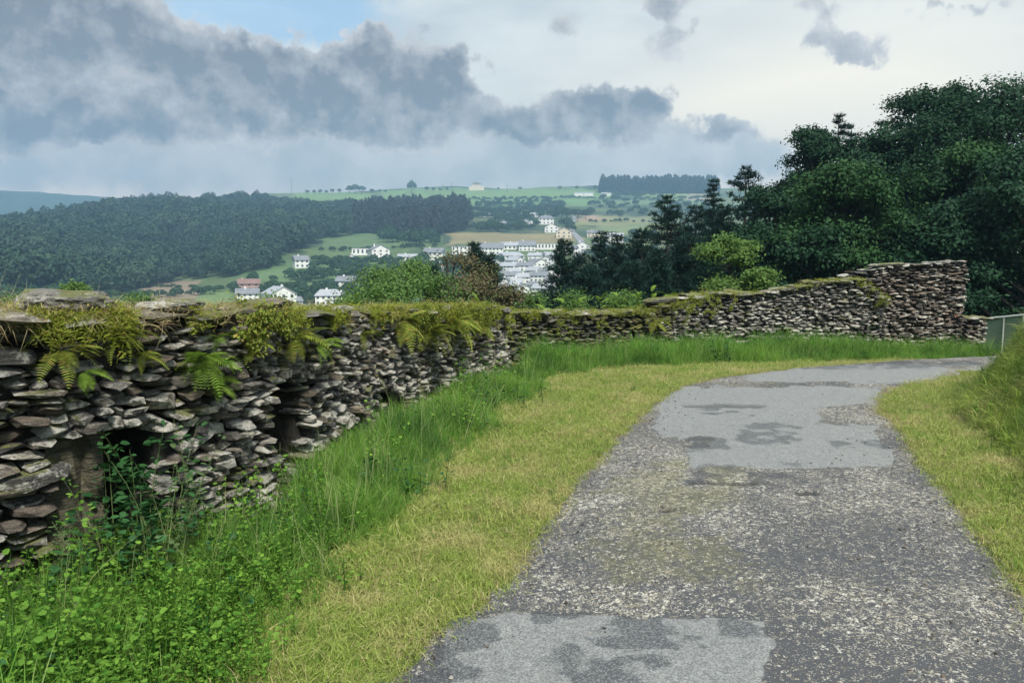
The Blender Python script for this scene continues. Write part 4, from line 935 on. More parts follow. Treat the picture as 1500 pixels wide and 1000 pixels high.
PINES = [(1093, 240, 38, 130, 'broad dark pine standing left of the round dark tree'), (1229, 166, 37, 60, 'thin pine spire poking out between the airy tree and the oak'), (1248, 176, 39, 55, 'second thin spire just right of the first'), (1292, 172, 40, 60, 'small pine tip above the dark oak left of the tallest pair'),
         (1046, 262, 40, 55, 'slim pine spire left of the broad dark pine'), (1020, 296, 37, 90, 'dark pine with a thin tip right of the stepped conical pine'), (978, 288, 36, 120, 'conical pine with stepped branches, tip against the far field'),
         (940, 335, 34, 90, 'shorter dark pine left of the conical stepped one'), (905, 345, 36, 80, 'shaggy dark pine in front of the last town houses'), (881, 335, 38, 60, 'slim pine with a double tip before the town'),
         (827, 350, 34, 75, 'leftmost pine of the dark row, standing before the town'), (851, 372, 33, 80, 'low pine between the leftmost and the slim one'), (965, 368, 27, 46, 'small bluish conical pine beside the bright green bush'),
         (696, 356, 30, 52, 'small ragged pine above the brown brambles'), (716, 372, 29, 44, 'lower pine just right of the ragged one'), (633, 392, 26, 26, 'tiny pine poking out of the brambles'), (1010, 345, 31, 120, 'dense low pine behind the bright green bush'), (1060, 300, 33, 110, 'dark pine filling the gap left of the broad pine'), (865, 392, 32, 90, 'squat dark pine at the bottom of the row, before the lowest town houses'), (925, 385, 31, 110, 'squat dark pine under the shaggy one'), (990, 380, 31, 110, 'squat dark pine under the conical stepped one')]
for i, (px, ty, Yd, wpx, lab) in enumerate(PINES):
    loc, H = tree_at(px, ty, Yd); Wm = wpx / F * Yd * (1.45 if px > 780 else 1.1)
    data = pine_mesh(200 + i, H, Wm, 1.0 if Wm < 3 else .8, .10, .35); plant_tree('pine_tree', data, M['pine'], loc, lab, 'pine', 'pines beyond the walls')
SHR = [(1072, 340, 20.5, 125, 'bushleaf', 'bright green bush behind the far wall, in front of the dark pines'), (1115, 392, 19.5, 70, 'bushleaf', 'lower light green bush at the right foot of the brightest one'),
       (545, 386, 15, 130, 'bracken', 'green thicket behind the long wall, left of the brown brambles'), (600, 376, 14, 135, 'bracken', 'green bramble thicket behind the middle of the long wall'), (660, 364, 15.5, 120, 'brown', 'brown twiggy bramble bush below the small ragged pine'),
       (700, 388, 14.5, 80, 'brown', 'brown dry bush above the wall corner'), (512, 434, 13, 50, 'bracken', 'low green scrub over the wall above the narrow recess'), (845, 425, 17, 90, 'bracken', 'light green bush behind the low mossy wall'),
       (780, 430, 16, 80, 'bracken', 'small green bush right of the wall corner'), (910, 428, 18, 80, 'bracken', 'green bush behind the flat slab on the far wall'), (30, 432, 12, 120, 'bracken', 'blurred green bush beyond the nearest wall at the left edge'),
       (110, 412, 22, 60, 'bushleaf', 'small light green sapling seen above the mossy boulder'), (200, 432, 14, 80, 'bracken', 'low green growth right behind the mossy boulder'), (398, 438, 12, 40, 'bracken', 'small tuft of green behind the layered slab'),
       (690, 398, 13.6, 120, 'brown', 'tangled brown brambles right behind the wall near the corner'), (570, 412, 12.6, 110, 'bracken', 'low green brambles right behind the middle of the long wall'), (640, 400, 13.2, 110, 'bracken', 'green brambles in front of the brown twiggy bush'), (745, 418, 13.6, 60, 'brown', 'small brown bush right over the wall corner')]
for i, (px, ty, Yd, wpx, kind, lab) in enumerate(SHR):
    loc, H = tree_at(px, ty, Yd); Wm = wpx / F * Yd; big = Yd > 19
    nl = 16 if big else 10; data = crown_mesh(300 + i, H, Wm, nl, int(nl * (26 if big else 18)), 24 if big else 26, .05 if big else .03, sig=.13 if big else .13, low=.08, rsc=1.15 if big else 1.5)
    plant_tree('shrub', data, M[kind], loc, lab, 'shrub', 'shrubs behind the walls', rz=i * .7)
# bracken fronds standing behind the far wall
for i, (px, py, Yd) in enumerate([(850, 428, 15.2), (880, 424, 15.5), (905, 420, 15.6), (935, 416, 15.8), (955, 410, 16), (975, 418, 15.6), (990, 422, 15.7), (800, 436, 14.6), (825, 430, 15), (700, 424, 13), (560, 412, 12.5), (520, 420, 12), (600, 418, 12.6)]):
    p = P(px, py, Yd); g0 = gz(p.x, p.y); root = empty('bracken', (p.x, p.y, g0), (('bracken plant crowding the flat slab on the far wall' if px > 920 else 'bracken plant behind the low mossy wall, fronds held above it') if px > 780 else 'bracken plant in the green thicket behind the long wall'), 'bracken', 'bracken plants showing over the walls'); H = p.z - g0
    sv, sf = tube([np.zeros(3), np.array([0, 0, H * .8])], [.008, .005], 4); obj('stem', np_mesh('stem', sv, sf), M['stem'], root)
    for j in range(9):
        f = bpy.data.objects.new('frond', random.choice(fronds['fern'])); s = random.uniform(.2, .34); f.scale = (s, s, s); f.location = (0, 0, H * random.uniform(.6, .85)); f.rotation_euler = (random.gauss(0, .2), random.uniform(-.9, -.2), random.uniform(0, 6.28)); f.parent = root; COL.objects.link(f)
# brambles in the gap and tall weeds beside it
def leafy(px, pyb, pyt, Yb, n, size, mat, label, wid=.22, seed=0, name='bramble', stems=5):
    g0 = G(px, pyb); H = topz(px, pyt, g0.y); v, f, t_ = weed_mesh(seed, H, n, size, wid, stems); ns = stems * 15
    root = empty(name, (g0.x, g0.y, 0), label, name)
    k = f.max(1) < ns; obj('stem', np_mesh('stem', v[:ns], f[k]), M['stem'], root); obj('foliage', np_mesh('foliage', v[ns:], f[~k] - ns, {'tint': t_[ns:]}, False, mat), None, root); return root
leafy(205, 842, 632, 0, 460, .060, M['weed_dark'], 'dark bramble with broad leaves filling the gap in the wall', .12, 401, stems=10)
leafy(180, 880, 760, 0, 150, .06, M['weed_dark'], 'low dark bramble at the foot of the gap', .12, 402)
leafy(245, 870, 740, 0, 150, .055, M['weed_dark'], 'spreading dark bramble right of the gap, half in the grass', .12, 403)
for i, (px, pb_, pt, lab) in enumerate([(280, 850, 640, 'tall slender weed standing right of the gap'), (258, 860, 690, 'bushy weed at the right edge of the gap'), (302, 835, 625, 'tallest weed before the pale pier'), (330, 830, 700, 'shorter bushy weed before the pale pier'), (430, 780, 640, 'dark slim weed by the narrow recess'),
                                          (150, 880, 690, 'thin weed before the right edge of the upright slab'), (108, 890, 740, 'weed before the left edge of the upright slab'), (375, 800, 690, 'low weed at the right foot of the pale pier'), (700, 590, 480, 'slender weed rising over the wall near the corner'), (690, 640, 540, 'grey green thistle-like weed in the tall grass below the long wall'), (560, 720, 590, 'weed against the long wall below the small hole'), (680, 600, 510, 'upright weed near the far end of the long wall')]):
    leafy(px, pb_, pt, 0, 130, .036, M['weed_grey'] if i in (0, 1, 2, 6) else M['weed'], lab, .06, 410 + i, 'weed', 4)

# ------------------------------------------------------------------ rail fence with netting at the right
p0 = P(1440, 467, 19); p1_ = P(1540, 457, 17.5)
root = empty('fence', (p0.x, p0.y, gz(p0.x, p0.y)), 'light metal rail fence with green netting seen right of the stone walls', 'fence'); B = Vector(root.location)
M['metal'] = simple('galvanised', (.45, .47, .46), (.6, .62, .6), 30, .5, 0); M['net'] = simple('green_netting', (.16, .24, .17), (.22, .30, .22), 30, .8, 0)
a = np.array(p0 - B); b_ = np.array(p1_ - B); obj('top_rail', np_mesh('rail', *tube([a, b_], [.025, .025], 8)), M['metal'], root)
for f in (0.0, .33, .62, 1.0):
    q = a + (b_ - a) * f; obj('post', np_mesh('post', *tube([q - [0, 0, 1.1], q], [.022, .022], 8)), M['metal'], root)
q0, q1 = a - [0, -.0, .05], b_ - [0, 0, .05]; vs = []; fs = []
for i in range(70):
    c_ = q0 + (q1 - q0) * i / 69; w = .009; vs += [c_ - [w, 0, 0], c_ + [w, 0, 0], c_ + [w, 0, -.95], c_ - [w, 0, .95]]; k = len(vs) - 4; fs.append((k, k + 1, k + 2, k + 3))
for j in range(24):
    zz = -.02 - j * .04; k = len(vs); vs += [q0 + [0, .004, zz], q1 + [0, .004, zz], q1 + [0, .004, zz - .02], q0 + [0, .004, zz - .02]]; fs.append((k, k + 1, k + 2, k + 3))
obj('netting', np_mesh('netting', np.array(vs), np.array(fs)), M['net'], root)['kind'] = 'stuff'

# ------------------------------------------------------------------ far woods and hedgerow trees
def blobtree(seed, kind):
    rs = np.random.default_rng(seed)
    if kind == 'round':
        n = 520; d = rs.normal(0, 1, (n, 3)); d[:, 2] = np.abs(d[:, 2]) - .25; d /= np.linalg.norm(d, axis=1)[:, None]; lob = rs.normal(0, 1, (7, 3)); lob /= np.linalg.norm(lob, axis=1)[:, None]
        r_ = .72 + .3 * np.max(np.exp((d @ lob.T - 1) * 9), 1) + rs.normal(0, .05, n); c = d * r_[:, None] * [.5, .5, .52] + [0, 0, .5]; sz = rs.uniform(.045, .085, n)
    else:
        n = 420; f = rs.random(n) ** .7; a = rs.uniform(0, 6.28, n); f = 1 - f; w = .17 * (1 - f) ** .6 * rs.uniform(.7, 1.15, n) + .01; c = np.stack([np.cos(a) * w, np.sin(a) * w, .12 + .88 * f], 1); d = np.stack([np.cos(a), np.sin(a), np.full(n, .5)], 1); sz = rs.uniform(.03, .06, n)
    v, q = quadleaves(c, d, sz, rs); t_ = np.repeat(np.clip(.5 + rs.normal(0, .22, n), 0, 1), 4); return v, q, t_
wc = variant_coll('wood_crown', [blobtree(s, 'round') for s in range(6)], M['far_wood']); pc = variant_coll('wood_pine', [blobtree(50 + s, 'spire') for s in range(4)], M['far_pine'])
hc = variant_coll('scrub_crown', [blobtree(90 + s, 'round') for s in range(4)], M['hedge'])
# outline of the wood in the picture: lower and upper edge by column
LOWX = [-300, 0, 90, 180, 200, 240, 300, 345, 400, 432, 470, 520, 600, 640, 675, 685]; LOWY = [440, 436, 432, 430, 424, 412, 405, 402, 388, 372, 352, 341, 345, 345, 338, 330]
UPX = [-300, 0, 80, 200, 270, 300, 400, 430, 500, 560, 610, 680]; UPY = [345, 342, 334, 308, 305, 305, 302, 306, 312, 314, 314, 312]
n = 70000; rs_r = np.sqrt(rng.uniform(320 ** 2, 1650 ** 2, n)); pxs = rng.uniform(-250, 690, n); an = np.arctan((pxs - 750) / F); x = np.sin(an) * rs_r; y = np.cos(an) * rs_r; z = hz(x, y)
qx, qy = proj(x, y, z); qj = (fbm(x / 25, y / 25, 3, 808) - .5); inw = (qy + qj * 14 < np.interp(qx, LOWX, LOWY)) & (qy > np.interp(qx, UPX, UPY)) & (qx + qj * 26 < 684)
# visible side only: keep trees before the wooded crest
k = inw & (rng.random(n) < .30); x, y, z, qx, qy = x[k], y[k], z[k], qx[k], qy[k]
ispine = (qx > 515 + (345 - qy) * .5) & (qy < 348)
m_ = ~ispine; nn = m_.sum(); s = rng.uniform(7, 17, nn) * (1 + .25 * (fbm(x[m_] / 60, y[m_] / 60, 2, 5) > .5)); scatter('wood', wc, np.stack([x[m_], y[m_], z[m_] - 1.5], 1), rot_up(nn, .05), np.stack([s, s, s * rng.uniform(.85, 1.2, nn)], 1), 'dark blue green deciduous wood covering the hillside at the left')
m_ = ispine; nn = m_.sum(); s = rng.uniform(13, 26, nn) * (.8 + .5 * fbm(x[m_] / 35, y[m_] / 35, 2, 9)); scatter('plantation', pc, np.stack([x[m_], y[m_], z[m_] - 1], 1), rot_up(nn, .02), np.stack([s * 1.1, s * 1.1, s], 1), 'dense conifer plantation with spiky tops on the hill above the town')
# scrub lines and hedges on the farmland
Xs, Ys, Ss = [], [], []
def hedge_line(pts, step=5, jit=1.5, s=(4, 8)):
    for (a, b_) in zip(pts[:-1], pts[1:]):
        A_, B_ = ground_hit(*a), ground_hit(*b_); L = (A_ - B_).length
        for f in np.arange(0, 1, step / max(L, 1)): q = A_ * (1 - f) + B_ * f; Xs.append(q.x + random.gauss(0, jit)); Ys.append(q.y + random.gauss(0, jit)); Ss.append(random.uniform(*s))
def patch_s(px0, px1, py0, py1, n_, s=(4, 9)):
    for _ in range(n_): q = ground_hit(random.uniform(px0, px1), random.uniform(py0, py1)); Xs.append(q.x); Ys.append(q.y); Ss.append(random.uniform(*s))
hedge_line([(690, 293), (760, 292), (850, 291), (900, 293), (980, 294)], 7); hedge_line([(700, 299), (760, 301), (830, 303)], 6); hedge_line([(700, 308), (760, 309), (800, 306)], 6); hedge_line([(690, 318), (740, 320), (780, 321)], 5)
hedge_line([(470, 368), (540, 366), (640, 362)], 6, 2, (3, 5)); hedge_line([(440, 384), (520, 386), (600, 384), (660, 386)], 6, 3, (4, 7)); hedge_line([(380, 412), (450, 408), (500, 400)], 6, 3, (4, 8)); hedge_line([(560, 396), (620, 400), (680, 396)], 5, 4, (4, 8))
hedge_line([(140, 440), (210, 436), (300, 432), (400, 420)], 5, 3, (3, 6)); hedge_line([(860, 326), (900, 325), (960, 326), (1040, 325)], 7, 2, (3, 6)); hedge_line([(950, 292), (1010, 292), (1050, 290)], 6); hedge_line([(230, 420), (290, 421)], 4, 1, (2, 3)); hedge_line([(215, 430), (285, 431)], 4, 1, (2, 3))
patch_s(700, 780, 322, 340, 26); patch_s(700, 835, 294, 316, 110, (5, 10)); patch_s(690, 840, 300, 340, 60, (5, 10)); patch_s(380, 740, 384, 446, 110, (4, 9)); patch_s(860, 1000, 345, 400, 40, (5, 9)); patch_s(860, 1045, 296, 318, 90, (5, 10)); patch_s(450, 690, 384, 436, 70, (4, 8)); patch_s(385, 560, 425, 446, 50, (4, 8)); patch_s(560, 640, 342, 360, 26, (7, 11)); patch_s(620, 700, 386, 410, 26, (4, 7)); patch_s(880, 990, 270, 292, 90, (7, 11)); patch_s(0, 130, 436, 450, 40, (5, 9))
x, y = np.array(Xs), np.array(Ys); s = np.array(Ss); scatter('scrub', hc, np.stack([x, y, hz(x, y) - .6], 1), rot_up(len(x), .08), np.stack([s * 1.2, s * 1.2, s * .9], 1), 'hedges and scrub between the fields of the far hillside')
x = []; y = []  # plantation on the ridge at the right
for _ in range(420):
    px = random.uniform(880, 1052); q = ground_hit(px, random.uniform(276.5, 284)); x.append(q.x); y.append(q.y)
x, y = np.array(x), np.array(y); s = rng.uniform(15, 31, len(x)); scatter('ridge_plantation', pc, np.stack([x, y, hz(x, y) - 1], 1), rot_up(len(x), .02), np.stack([s * 1.3, s * 1.3, s], 1), 'blue conifer wood along the ridge, right of the skyline house')
# single trees one can tell apart
hm = [np_mesh('tree', *blobtree(120 + s, 'round')[:2], {'tint': blobtree(120 + s, 'round')[2]}, False, M['hedge']) for s in range(4)]
tv, tf = tube([np.array([0, 0, -.05]), np.array([0, 0, .5])], [.03, .015], 6); ftrunk = np_mesh('trunk', tv, tf, mat=M['bark'])
SKYT = [(603, 283, 18, 'single round tree standing on the skyline above the plantation'), (520, 284, 15, 'largest of the two bushy trees on the skyline over the bright field'), (530, 284, 13, None), (512, 284, 13, None), (497, 284, 8, None), (487, 284, 8, None), (478, 285, 7, None), (469, 285, 8, None), (460, 285, 7, None), (450, 285, 7, None), (545, 284, 8, None), (556, 283, 6, None), (565, 283, 5, None),
        (290, 299, 9, None), (270, 298, 9, None), (240, 298, 10, None), (233, 300, 9, None), (625, 281, 8, None), (635, 281, 7, None), (645, 281, 6, None), (655, 280, 6, None), (730, 279, 5, None), (762, 279, 6, None), (820, 279, 7, None), (845, 279, 7, None), (872, 279, 8, None)]
for i, (px, py, s, lab) in enumerate(SKYT):
    q = ground_hit(px, py, 1100, 1700); s *= 1.25
    root = empty('tree', (q.x, q.y, q.z), lab or ('small dark tree in the row on the skyline over the bright field' if 440 < px < 600 else 'dark tree on the crest of the wooded hill at the left' if px < 440 else 'low dark tree on the skyline left of the pale hilltop house' if px < 690 else 'small low tree on the skyline right of the pale hilltop house'), 'tree', 'trees on the skyline', random.uniform(0, 6)); c = bpy.data.objects.new('crown', hm[i % 4]); c.parent = root; c.location = (0, 0, .1); COL.objects.link(c)
    c2 = bpy.data.objects.new('trunk', ftrunk); c2.parent = root; COL.objects.link(c2); root.scale = (s, s, s * .95)
MIDT = [(822, 322, 16, 'tall dark tree left of the town road'), (830, 321, 13, 'second dark tree beside the town road'), (846, 322, 13, 'round dark tree at the right bend of the town road'), (858, 322, 12, 'round dark tree beyond the bend of the town road'), (768, 310, 10, 'dark round tree above the small white cottages'), (746, 313, 9, 'dark tree left of the round one above the cottages'), (703, 341, 9, 'dark bush above the tan field'), (718, 340, 11, 'broad dark bush at the top of the tan field'), (730, 340, 10, 'right one of the dark bushes above the tan field'),
        (670, 337, 10, 'small dark tree at the lower right corner of the plantation'), (590, 362, 12, 'dark tree behind the two low white houses'), (610, 362, 13, 'broad dark tree left of the white gabled house'), (575, 356, 12, 'dark tree right behind the tallest white house')]
for i, (px, py, s, lab) in enumerate(MIDT):
    q = ground_hit(px, py); root = empty('tree', (q.x, q.y, q.z), lab, 'tree', 'trees around the town', random.uniform(0, 6)); c = bpy.data.objects.new('crown', hm[i % 4]); c.parent = root; COL.objects.link(c); c2 = bpy.data.objects.new('trunk', ftrunk); c2.parent = root; COL.objects.link(c2); root.scale = (s, s, s)

# ------------------------------------------------------------------ town
M['white'] = simple('whitewash', (.62, .62, .60), (.78, .78, .76), .6, .8, 0); M['cream'] = simple('cream_render', (.52, .46, .36), (.64, .57, .45), .6, .8, 0); M['pink'] = simple('red_render', (.34, .22, .20), (.42, .28, .25), .6, .8, 0)
M['slate'] = simple('slate_roof', (.12, .13, .15), (.22, .235, .26), .9, .6, 0); M['paler'] = simple('pale_slate_roof', (.26, .28, .31), (.38, .40, .43), .9, .6, 0); M['tile'] = simple('red_tile_roof', (.16, .10, .09), (.24, .15, .13), .9, .8, 0)
M['pane'] = simple('window_glass', (.03, .035, .045), (.07, .08, .09), 1, .15, 0); M['lane'] = simple('far_asphalt', (.16, .17, .18), (.24, .25, .26), .4, .9, 0)
def boxv(x0, x1, y0, y1, z0, z1):
    v = [(x0, y0, z0), (x1, y0, z0), (x1, y1, z0), (x0, y1, z0), (x0, y0, z1), (x1, y0, z1), (x1, y1, z1), (x0, y1, z1)]
    return np.array(v, float), np.array([(0, 3, 2, 1), (4, 5, 6, 7), (0, 1, 5, 4), (1, 2, 6, 5), (2, 3, 7, 6), (3, 0, 4, 7)])
winm = np_mesh('window', *boxv(-.5, .5, -.04, .06, 0, 1), mat=M['pane'])
def house(px, pyb, wpx, hpx, label, wall='white', roof='slate', kind='gable', yaw=0, floors=2, nwin=3, depth=.75, chimney=True, group='white houses of the town', rf=.32):
    q = ground_hit(px, pyb); dist = math.hypot(q.x, q.y); w = wpx / F * dist; h = hpx / F * dist * (.72 if kind != 'flat' else .95); d = w * depth
    if kind == 'front': d = w * 1.1
    az_ = math.atan2(q.x, q.y); root = empty('house', (q.x, q.y, q.z - .4), label, 'house', group, -az_ + R(yaw))
    x0, x1, y0, y1 = -w / 2, w / 2, 0, d; rh = h * rf + .8
    if kind == 'front':   # gable end towards us
        rh = w * .27; v = np.array([(x0, y0, -4), (x1, y0, -4), (x1, y0, h), (0, y0, h + rh), (x0, y0, h), (x0, y1, -4), (x1, y1, -4), (x1, y1, h), (0, y1, h + rh), (x0, y1, h)])
        me_ = np_mesh('wall', v, [np.array([(0, 1, 2, 3, 4)]), np.array([(9, 8, 7, 6, 5)]), np.array([(1, 6, 7, 2), (5, 0, 4, 9)])])
        e = .35; rv = []; rfc = []
        for sgn in (-1, 1):
            k = len(rv); xo = sgn * (w / 2 + e); zo = h - e * .54
            rv += [(0, y0 - e, h + rh + .05), (xo, y0 - e, zo), (xo, y1 + e, zo), (0, y1 + e, h + rh + .05), (0, y0 - e, h + rh + .3), (xo, y0 - e, zo + .25), (xo, y1 + e, zo + .25), (0, y1 + e, h + rh + .3)]
            rfc += [(k, k + 3, k + 2, k + 1), (k + 4, k + 5, k + 6, k + 7), (k, k + 1, k + 5, k + 4), (k + 1, k + 2, k + 6, k + 5), (k + 2, k + 3, k + 7, k + 6)]
        rme = np_mesh('roof', np.array(rv), np.array(rfc))
    elif kind == 'flat':
        me_ = np_mesh('wall', *boxv(x0, x1, y0, y1, -4, h)); rme = np_mesh('roof', *boxv(x0 - .2, x1 + .2, y0 - .2, y1 + .2, h + .003, h + .4)); rh = .4
    else:
        ym = d / 2; ins = w * .22 if kind == 'hip' else 0
        v = np.array([(x0, y0, -4), (x1, y0, -4), (x1, y1, -4), (x0, y1, -4), (x0, y0, h), (x1, y0, h), (x1, y1, h), (x0, y1, h)] + ([(x0, ym, h + rh), (x1, ym, h + rh)] if kind == 'gable' else [(x0, ym, h), (x1, ym, h)]), float)
        me_ = np_mesh('wall', v, [np.array([(0, 1, 5, 4), (2, 3, 7, 6)]), np.array([(1, 2, 6, 9, 5), (3, 0, 4, 8, 7)])])
        e = .4; a = h - e * rh / ym; rx0, rx1 = x0 - e + ins, x1 + e - ins
        rv = np.array([(x0 - e, y0 - e, a), (x1 + e, y0 - e, a), (x1 + e, y1 + e, a), (x0 - e, y1 + e, a), (rx0, ym, h + rh + .02), (rx1, ym, h + rh + .02)] + [(x0 - e, y0 - e, a + .25), (x1 + e, y0 - e, a + .25), (x1 + e, y1 + e, a + .25), (x0 - e, y1 + e, a + .25), (rx0, ym, h + rh + .3), (rx1, ym, h + rh + .3)])
        rme = np_mesh('roof', rv, [np.array([(6, 7, 11, 10), (8, 9, 10, 11), (0, 1, 7, 6), (2, 3, 9, 8)]), np.array([(7, 8, 11), (9, 6, 10)]), np.array([(1, 2, 8, 7), (3, 0, 6, 9)])])
    obj('wall', me_, M[wall], root); rf_ = obj('roof', rme, M[roof], root)
    if chimney:
        cx = x0 + w * random.uniform(.2, .8); cyy = d * .5 if kind != 'front' else d * .6
        obj('chimney', np_mesh('chimney', *boxv(cx - .4, cx + .4, cyy - .4, cyy + .4, h * .9, h + rh + .9)), M['white' if wall == 'white' else wall], rf_)
    fh = h / floors
    for f in range(floors):
        for j in range(nwin):
            if wpx / nwin < 3.5: continue
            o = bpy.data.objects.new('window', winm); o.parent = root; o.scale = (min(1.15, w / nwin * .42), 1, fh * .48); o.location = (x0 + w * (j + .5) / nwin, y0 - .02, f * fh + fh * .32 + .3); COL.objects.link(o)
    return root
H_ = house
H_(363, 442, 30, 17, 'pale white house at the foot of the wood, below the red-roofed one', kind='gable', nwin=4); H_(365, 426, 28, 15, 'house with red tiled roof and reddish walls at the foot of the wood', 'pink', 'tile', nwin=3)
H_(416, 449, 36, 26, 'large white building with long sloping grey roof in the valley', roof='paler', kind='front', nwin=3, yaw=20); H_(455, 434, 15, 11, 'small dark bluish building beside the large grey-roofed one', 'slate', 'slate', 'flat', nwin=2, chimney=False)
H_(482, 448, 38, 22, 'wide white building with pale hipped roof above the wall slab', roof='paler', kind='hip', nwin=5); H_(505, 424, 26, 18, 'white two-storey house above the wide hipped building', kind='gable', nwin=4, yaw=-15)
H_(443, 393, 20, 17, 'lone white house on the slope at the edge of the wood', kind='gable', nwin=3, yaw=15); H_(515, 386, 19, 12, 'small white house in front, lower of the pair left of the tallest white house', nwin=3, kind='front'); H_(528, 374, 24, 11, 'low flat-roofed white house left of the tallest white house', kind='flat', nwin=4, floors=1, chimney=False)
H_(558, 380, 26, 20, 'tallest white house on the slope with its gable facing the lane', kind='front', nwin=3, yaw=14, floors=3); H_(597, 382, 27, 9, 'long low white building between the two gabled houses', nwin=5, floors=1, roof='paler'); H_(634, 382, 28, 18, 'white gabled house with rows of windows, right of the long low building', kind='gable', nwin=4, yaw=-12)
H_(676, 374, 28, 14, 'flat white apartment block left of the small ragged pine', kind='flat', nwin=5, chimney=False); H_(718, 373, 38, 14, 'long white building with dark slate roof behind the ragged pine', nwin=7, rf=.6); H_(747, 366, 44, 9, 'long building with wide blue-grey roof in the town centre', roof='paler', kind='hip', nwin=7, floors=1, rf=.6)
H_(747, 386, 42, 16, 'large white town block with two rows of dark windows', roof='paler', kind='hip', nwin=6); H_(772, 368, 24, 12, 'slate-roofed house right of the wide blue-grey roof', nwin=4, rf=.6); H_(800, 366, 34, 10, 'long pale flat building at the upper right of the town', kind='flat', nwin=7, floors=1, chimney=False)
H_(767, 331, 14, 8, 'small white cottage above the tan field, left one', nwin=3, floors=1); H_(779, 330, 9, 7, 'tiny white cottage right beside the other one above the tan field', nwin=2, floors=1, kind='front'); H_(800, 329, 22, 13, 'white house with balcony windows left of the town road', nwin=4, kind='hip'); H_(808, 341, 20, 12, 'white gabled house below the balconied one', kind='front', nwin=3)
H_(826, 349, 22, 14, 'cream gabled house beside the town road', 'cream', 'slate', 'front', nwin=3); H_(869, 348, 18, 10, 'cream house right of the town road above the pines', 'cream', nwin=3); H_(721, 318, 25, 5, 'long low white barn among the hillside scrub', nwin=1, floors=1, chimney=False)
H_(855, 287, 27, 6, 'long white farm shed on the upper hillside', nwin=1, floors=1, chimney=False, roof='paler'); H_(888, 287, 14, 5, 'short white farm shed right of the long one on the upper hillside', nwin=1, floors=1, chimney=False, roof='paler'); H_(900, 356, 26, 14, 'white house showing between the pine tops', nwin=4, roof='paler'); H_(898, 374, 30, 13, 'lower white house showing between the pine tops', nwin=4)
H_(853, 369, 22, 13, 'white house with slate roof behind the leftmost pines', nwin=3, kind='front'); H_(880, 368, 22, 12, 'white house behind the slim double-tipped pine', nwin=3)
for (px, pb_, w, h, rfm, kd, lab) in ((402, 440, 16, 9, 'paler', 'gable', 'small white house at the left of the large building with the long sloping roof'), (436, 446, 14, 9, 'slate', 'hip', 'small white house tucked right behind the large sloping roof'), (470, 432, 16, 10, 'paler', 'front', 'little gabled house beside the dark bluish building'),
                                    (494, 440, 18, 11, 'slate', 'gable', 'slate-roofed house just below the white two-storey one'), (520, 412, 18, 10, 'slate', 'gable', 'small white house half hidden by trees, up right of the two-storey one'), (568, 398, 18, 9, 'paler', 'gable', 'small white house in the trees under the tallest white house'),
                                    (648, 398, 16, 9, 'slate', 'front', 'small gabled house left of the tiny pine'), (606, 402, 16, 8, 'slate', 'gable', 'small dark-roofed house in the trees below the long low building'), (735, 331, 12, 6, 'slate', 'gable', 'tiny house in the scrub left of the cottages'), (782, 318, 12, 6, 'paler', 'gable', 'tiny pale house above the balconied one')):
    H_(px, pb_, w, h, lab, roof=rfm, kind=kd, nwin=3, yaw=random.uniform(-40, 40), group='scattered houses of the valley')
DT = [(742, 398, 26, 12, 'paler', 'gable'), (768, 397, 26, 12, 'slate', 'gable'), (793, 395, 26, 13, 'slate', 'front'), (745, 412, 24, 13, 'slate', 'gable'), (765, 415, 22, 14, 'paler', 'hip'), (788, 413, 26, 14, 'slate', 'gable'), (745, 430, 26, 15, 'paler', 'gable'), (768, 433, 24, 15, 'slate', 'front'), (790, 432, 26, 15, 'paler', 'gable'), (809, 420, 20, 14, 'slate', 'gable'), (728, 392, 18, 10, 'slate', 'front'), (812, 382, 24, 12, 'paler', 'gable'), (836, 372, 24, 12, 'slate', 'gable'), (784, 381, 22, 10, 'paler', 'gable'), (716, 386, 16, 9, 'slate', 'gable'), (655, 392, 22, 10, 'paler', 'gable'), (684, 388, 20, 10, 'slate', 'gable')]
DTL = ['topmost left house of the packed lower town, right of the ragged pines', 'pale slate-roofed house in the second row of the lower town, middle one', 'gabled white house in the second row of the lower town, nearest the leftmost dark pine', 'white house in the third row of the lower town, leftmost', 'hip-roofed white house in the middle of the third row of the lower town', 'broad white house of the third row, beside the leftmost dark pine',
       'lowest white house at the left, just above the brown dry bush', 'lowest gabled white house in the middle, just above the shrubs', 'lowest white house at the right, at the foot of the leftmost dark pine', 'white house half hidden behind the leftmost dark pine', 'small gabled white house squeezed against the lower ragged pine', 'pale-roofed white house above the top of the low pine', 'dark-roofed white house under the long pale flat building',
       'small pale-roofed house between the large town block and the long pale building', 'small white house peeking out between the two ragged pines', 'pale-roofed white house above the brambles, left of the apartment block', 'dark-roofed white house right above the brown bramble bush']
for i, (px, pb_, w, h, rfm, kd) in enumerate(DT):
    H_(px, pb_, w, h, DTL[i], roof=rfm, kind=kd, nwin=4 if w > 22 else 3, yaw=random.uniform(-45, 45), group='houses of the lower town')
for k_, (px, pb_) in enumerate([(752, 405), (776, 405), (797, 404), (738, 421), (757, 422), (779, 424), (800, 426), (812, 404), (760, 390), (800, 388), (812, 438), (735, 440), (780, 442)]):
    H_(px + random.uniform(-3, 3), pb_, random.uniform(14, 20), random.uniform(10, 14), 'small white house squeezed between larger ones in the crowded lower town', roof=random.choice(['slate', 'paler']), kind=random.choice(['gable', 'front', 'hip']), nwin=3, yaw=random.uniform(-60, 60), group='small houses of the lower town')
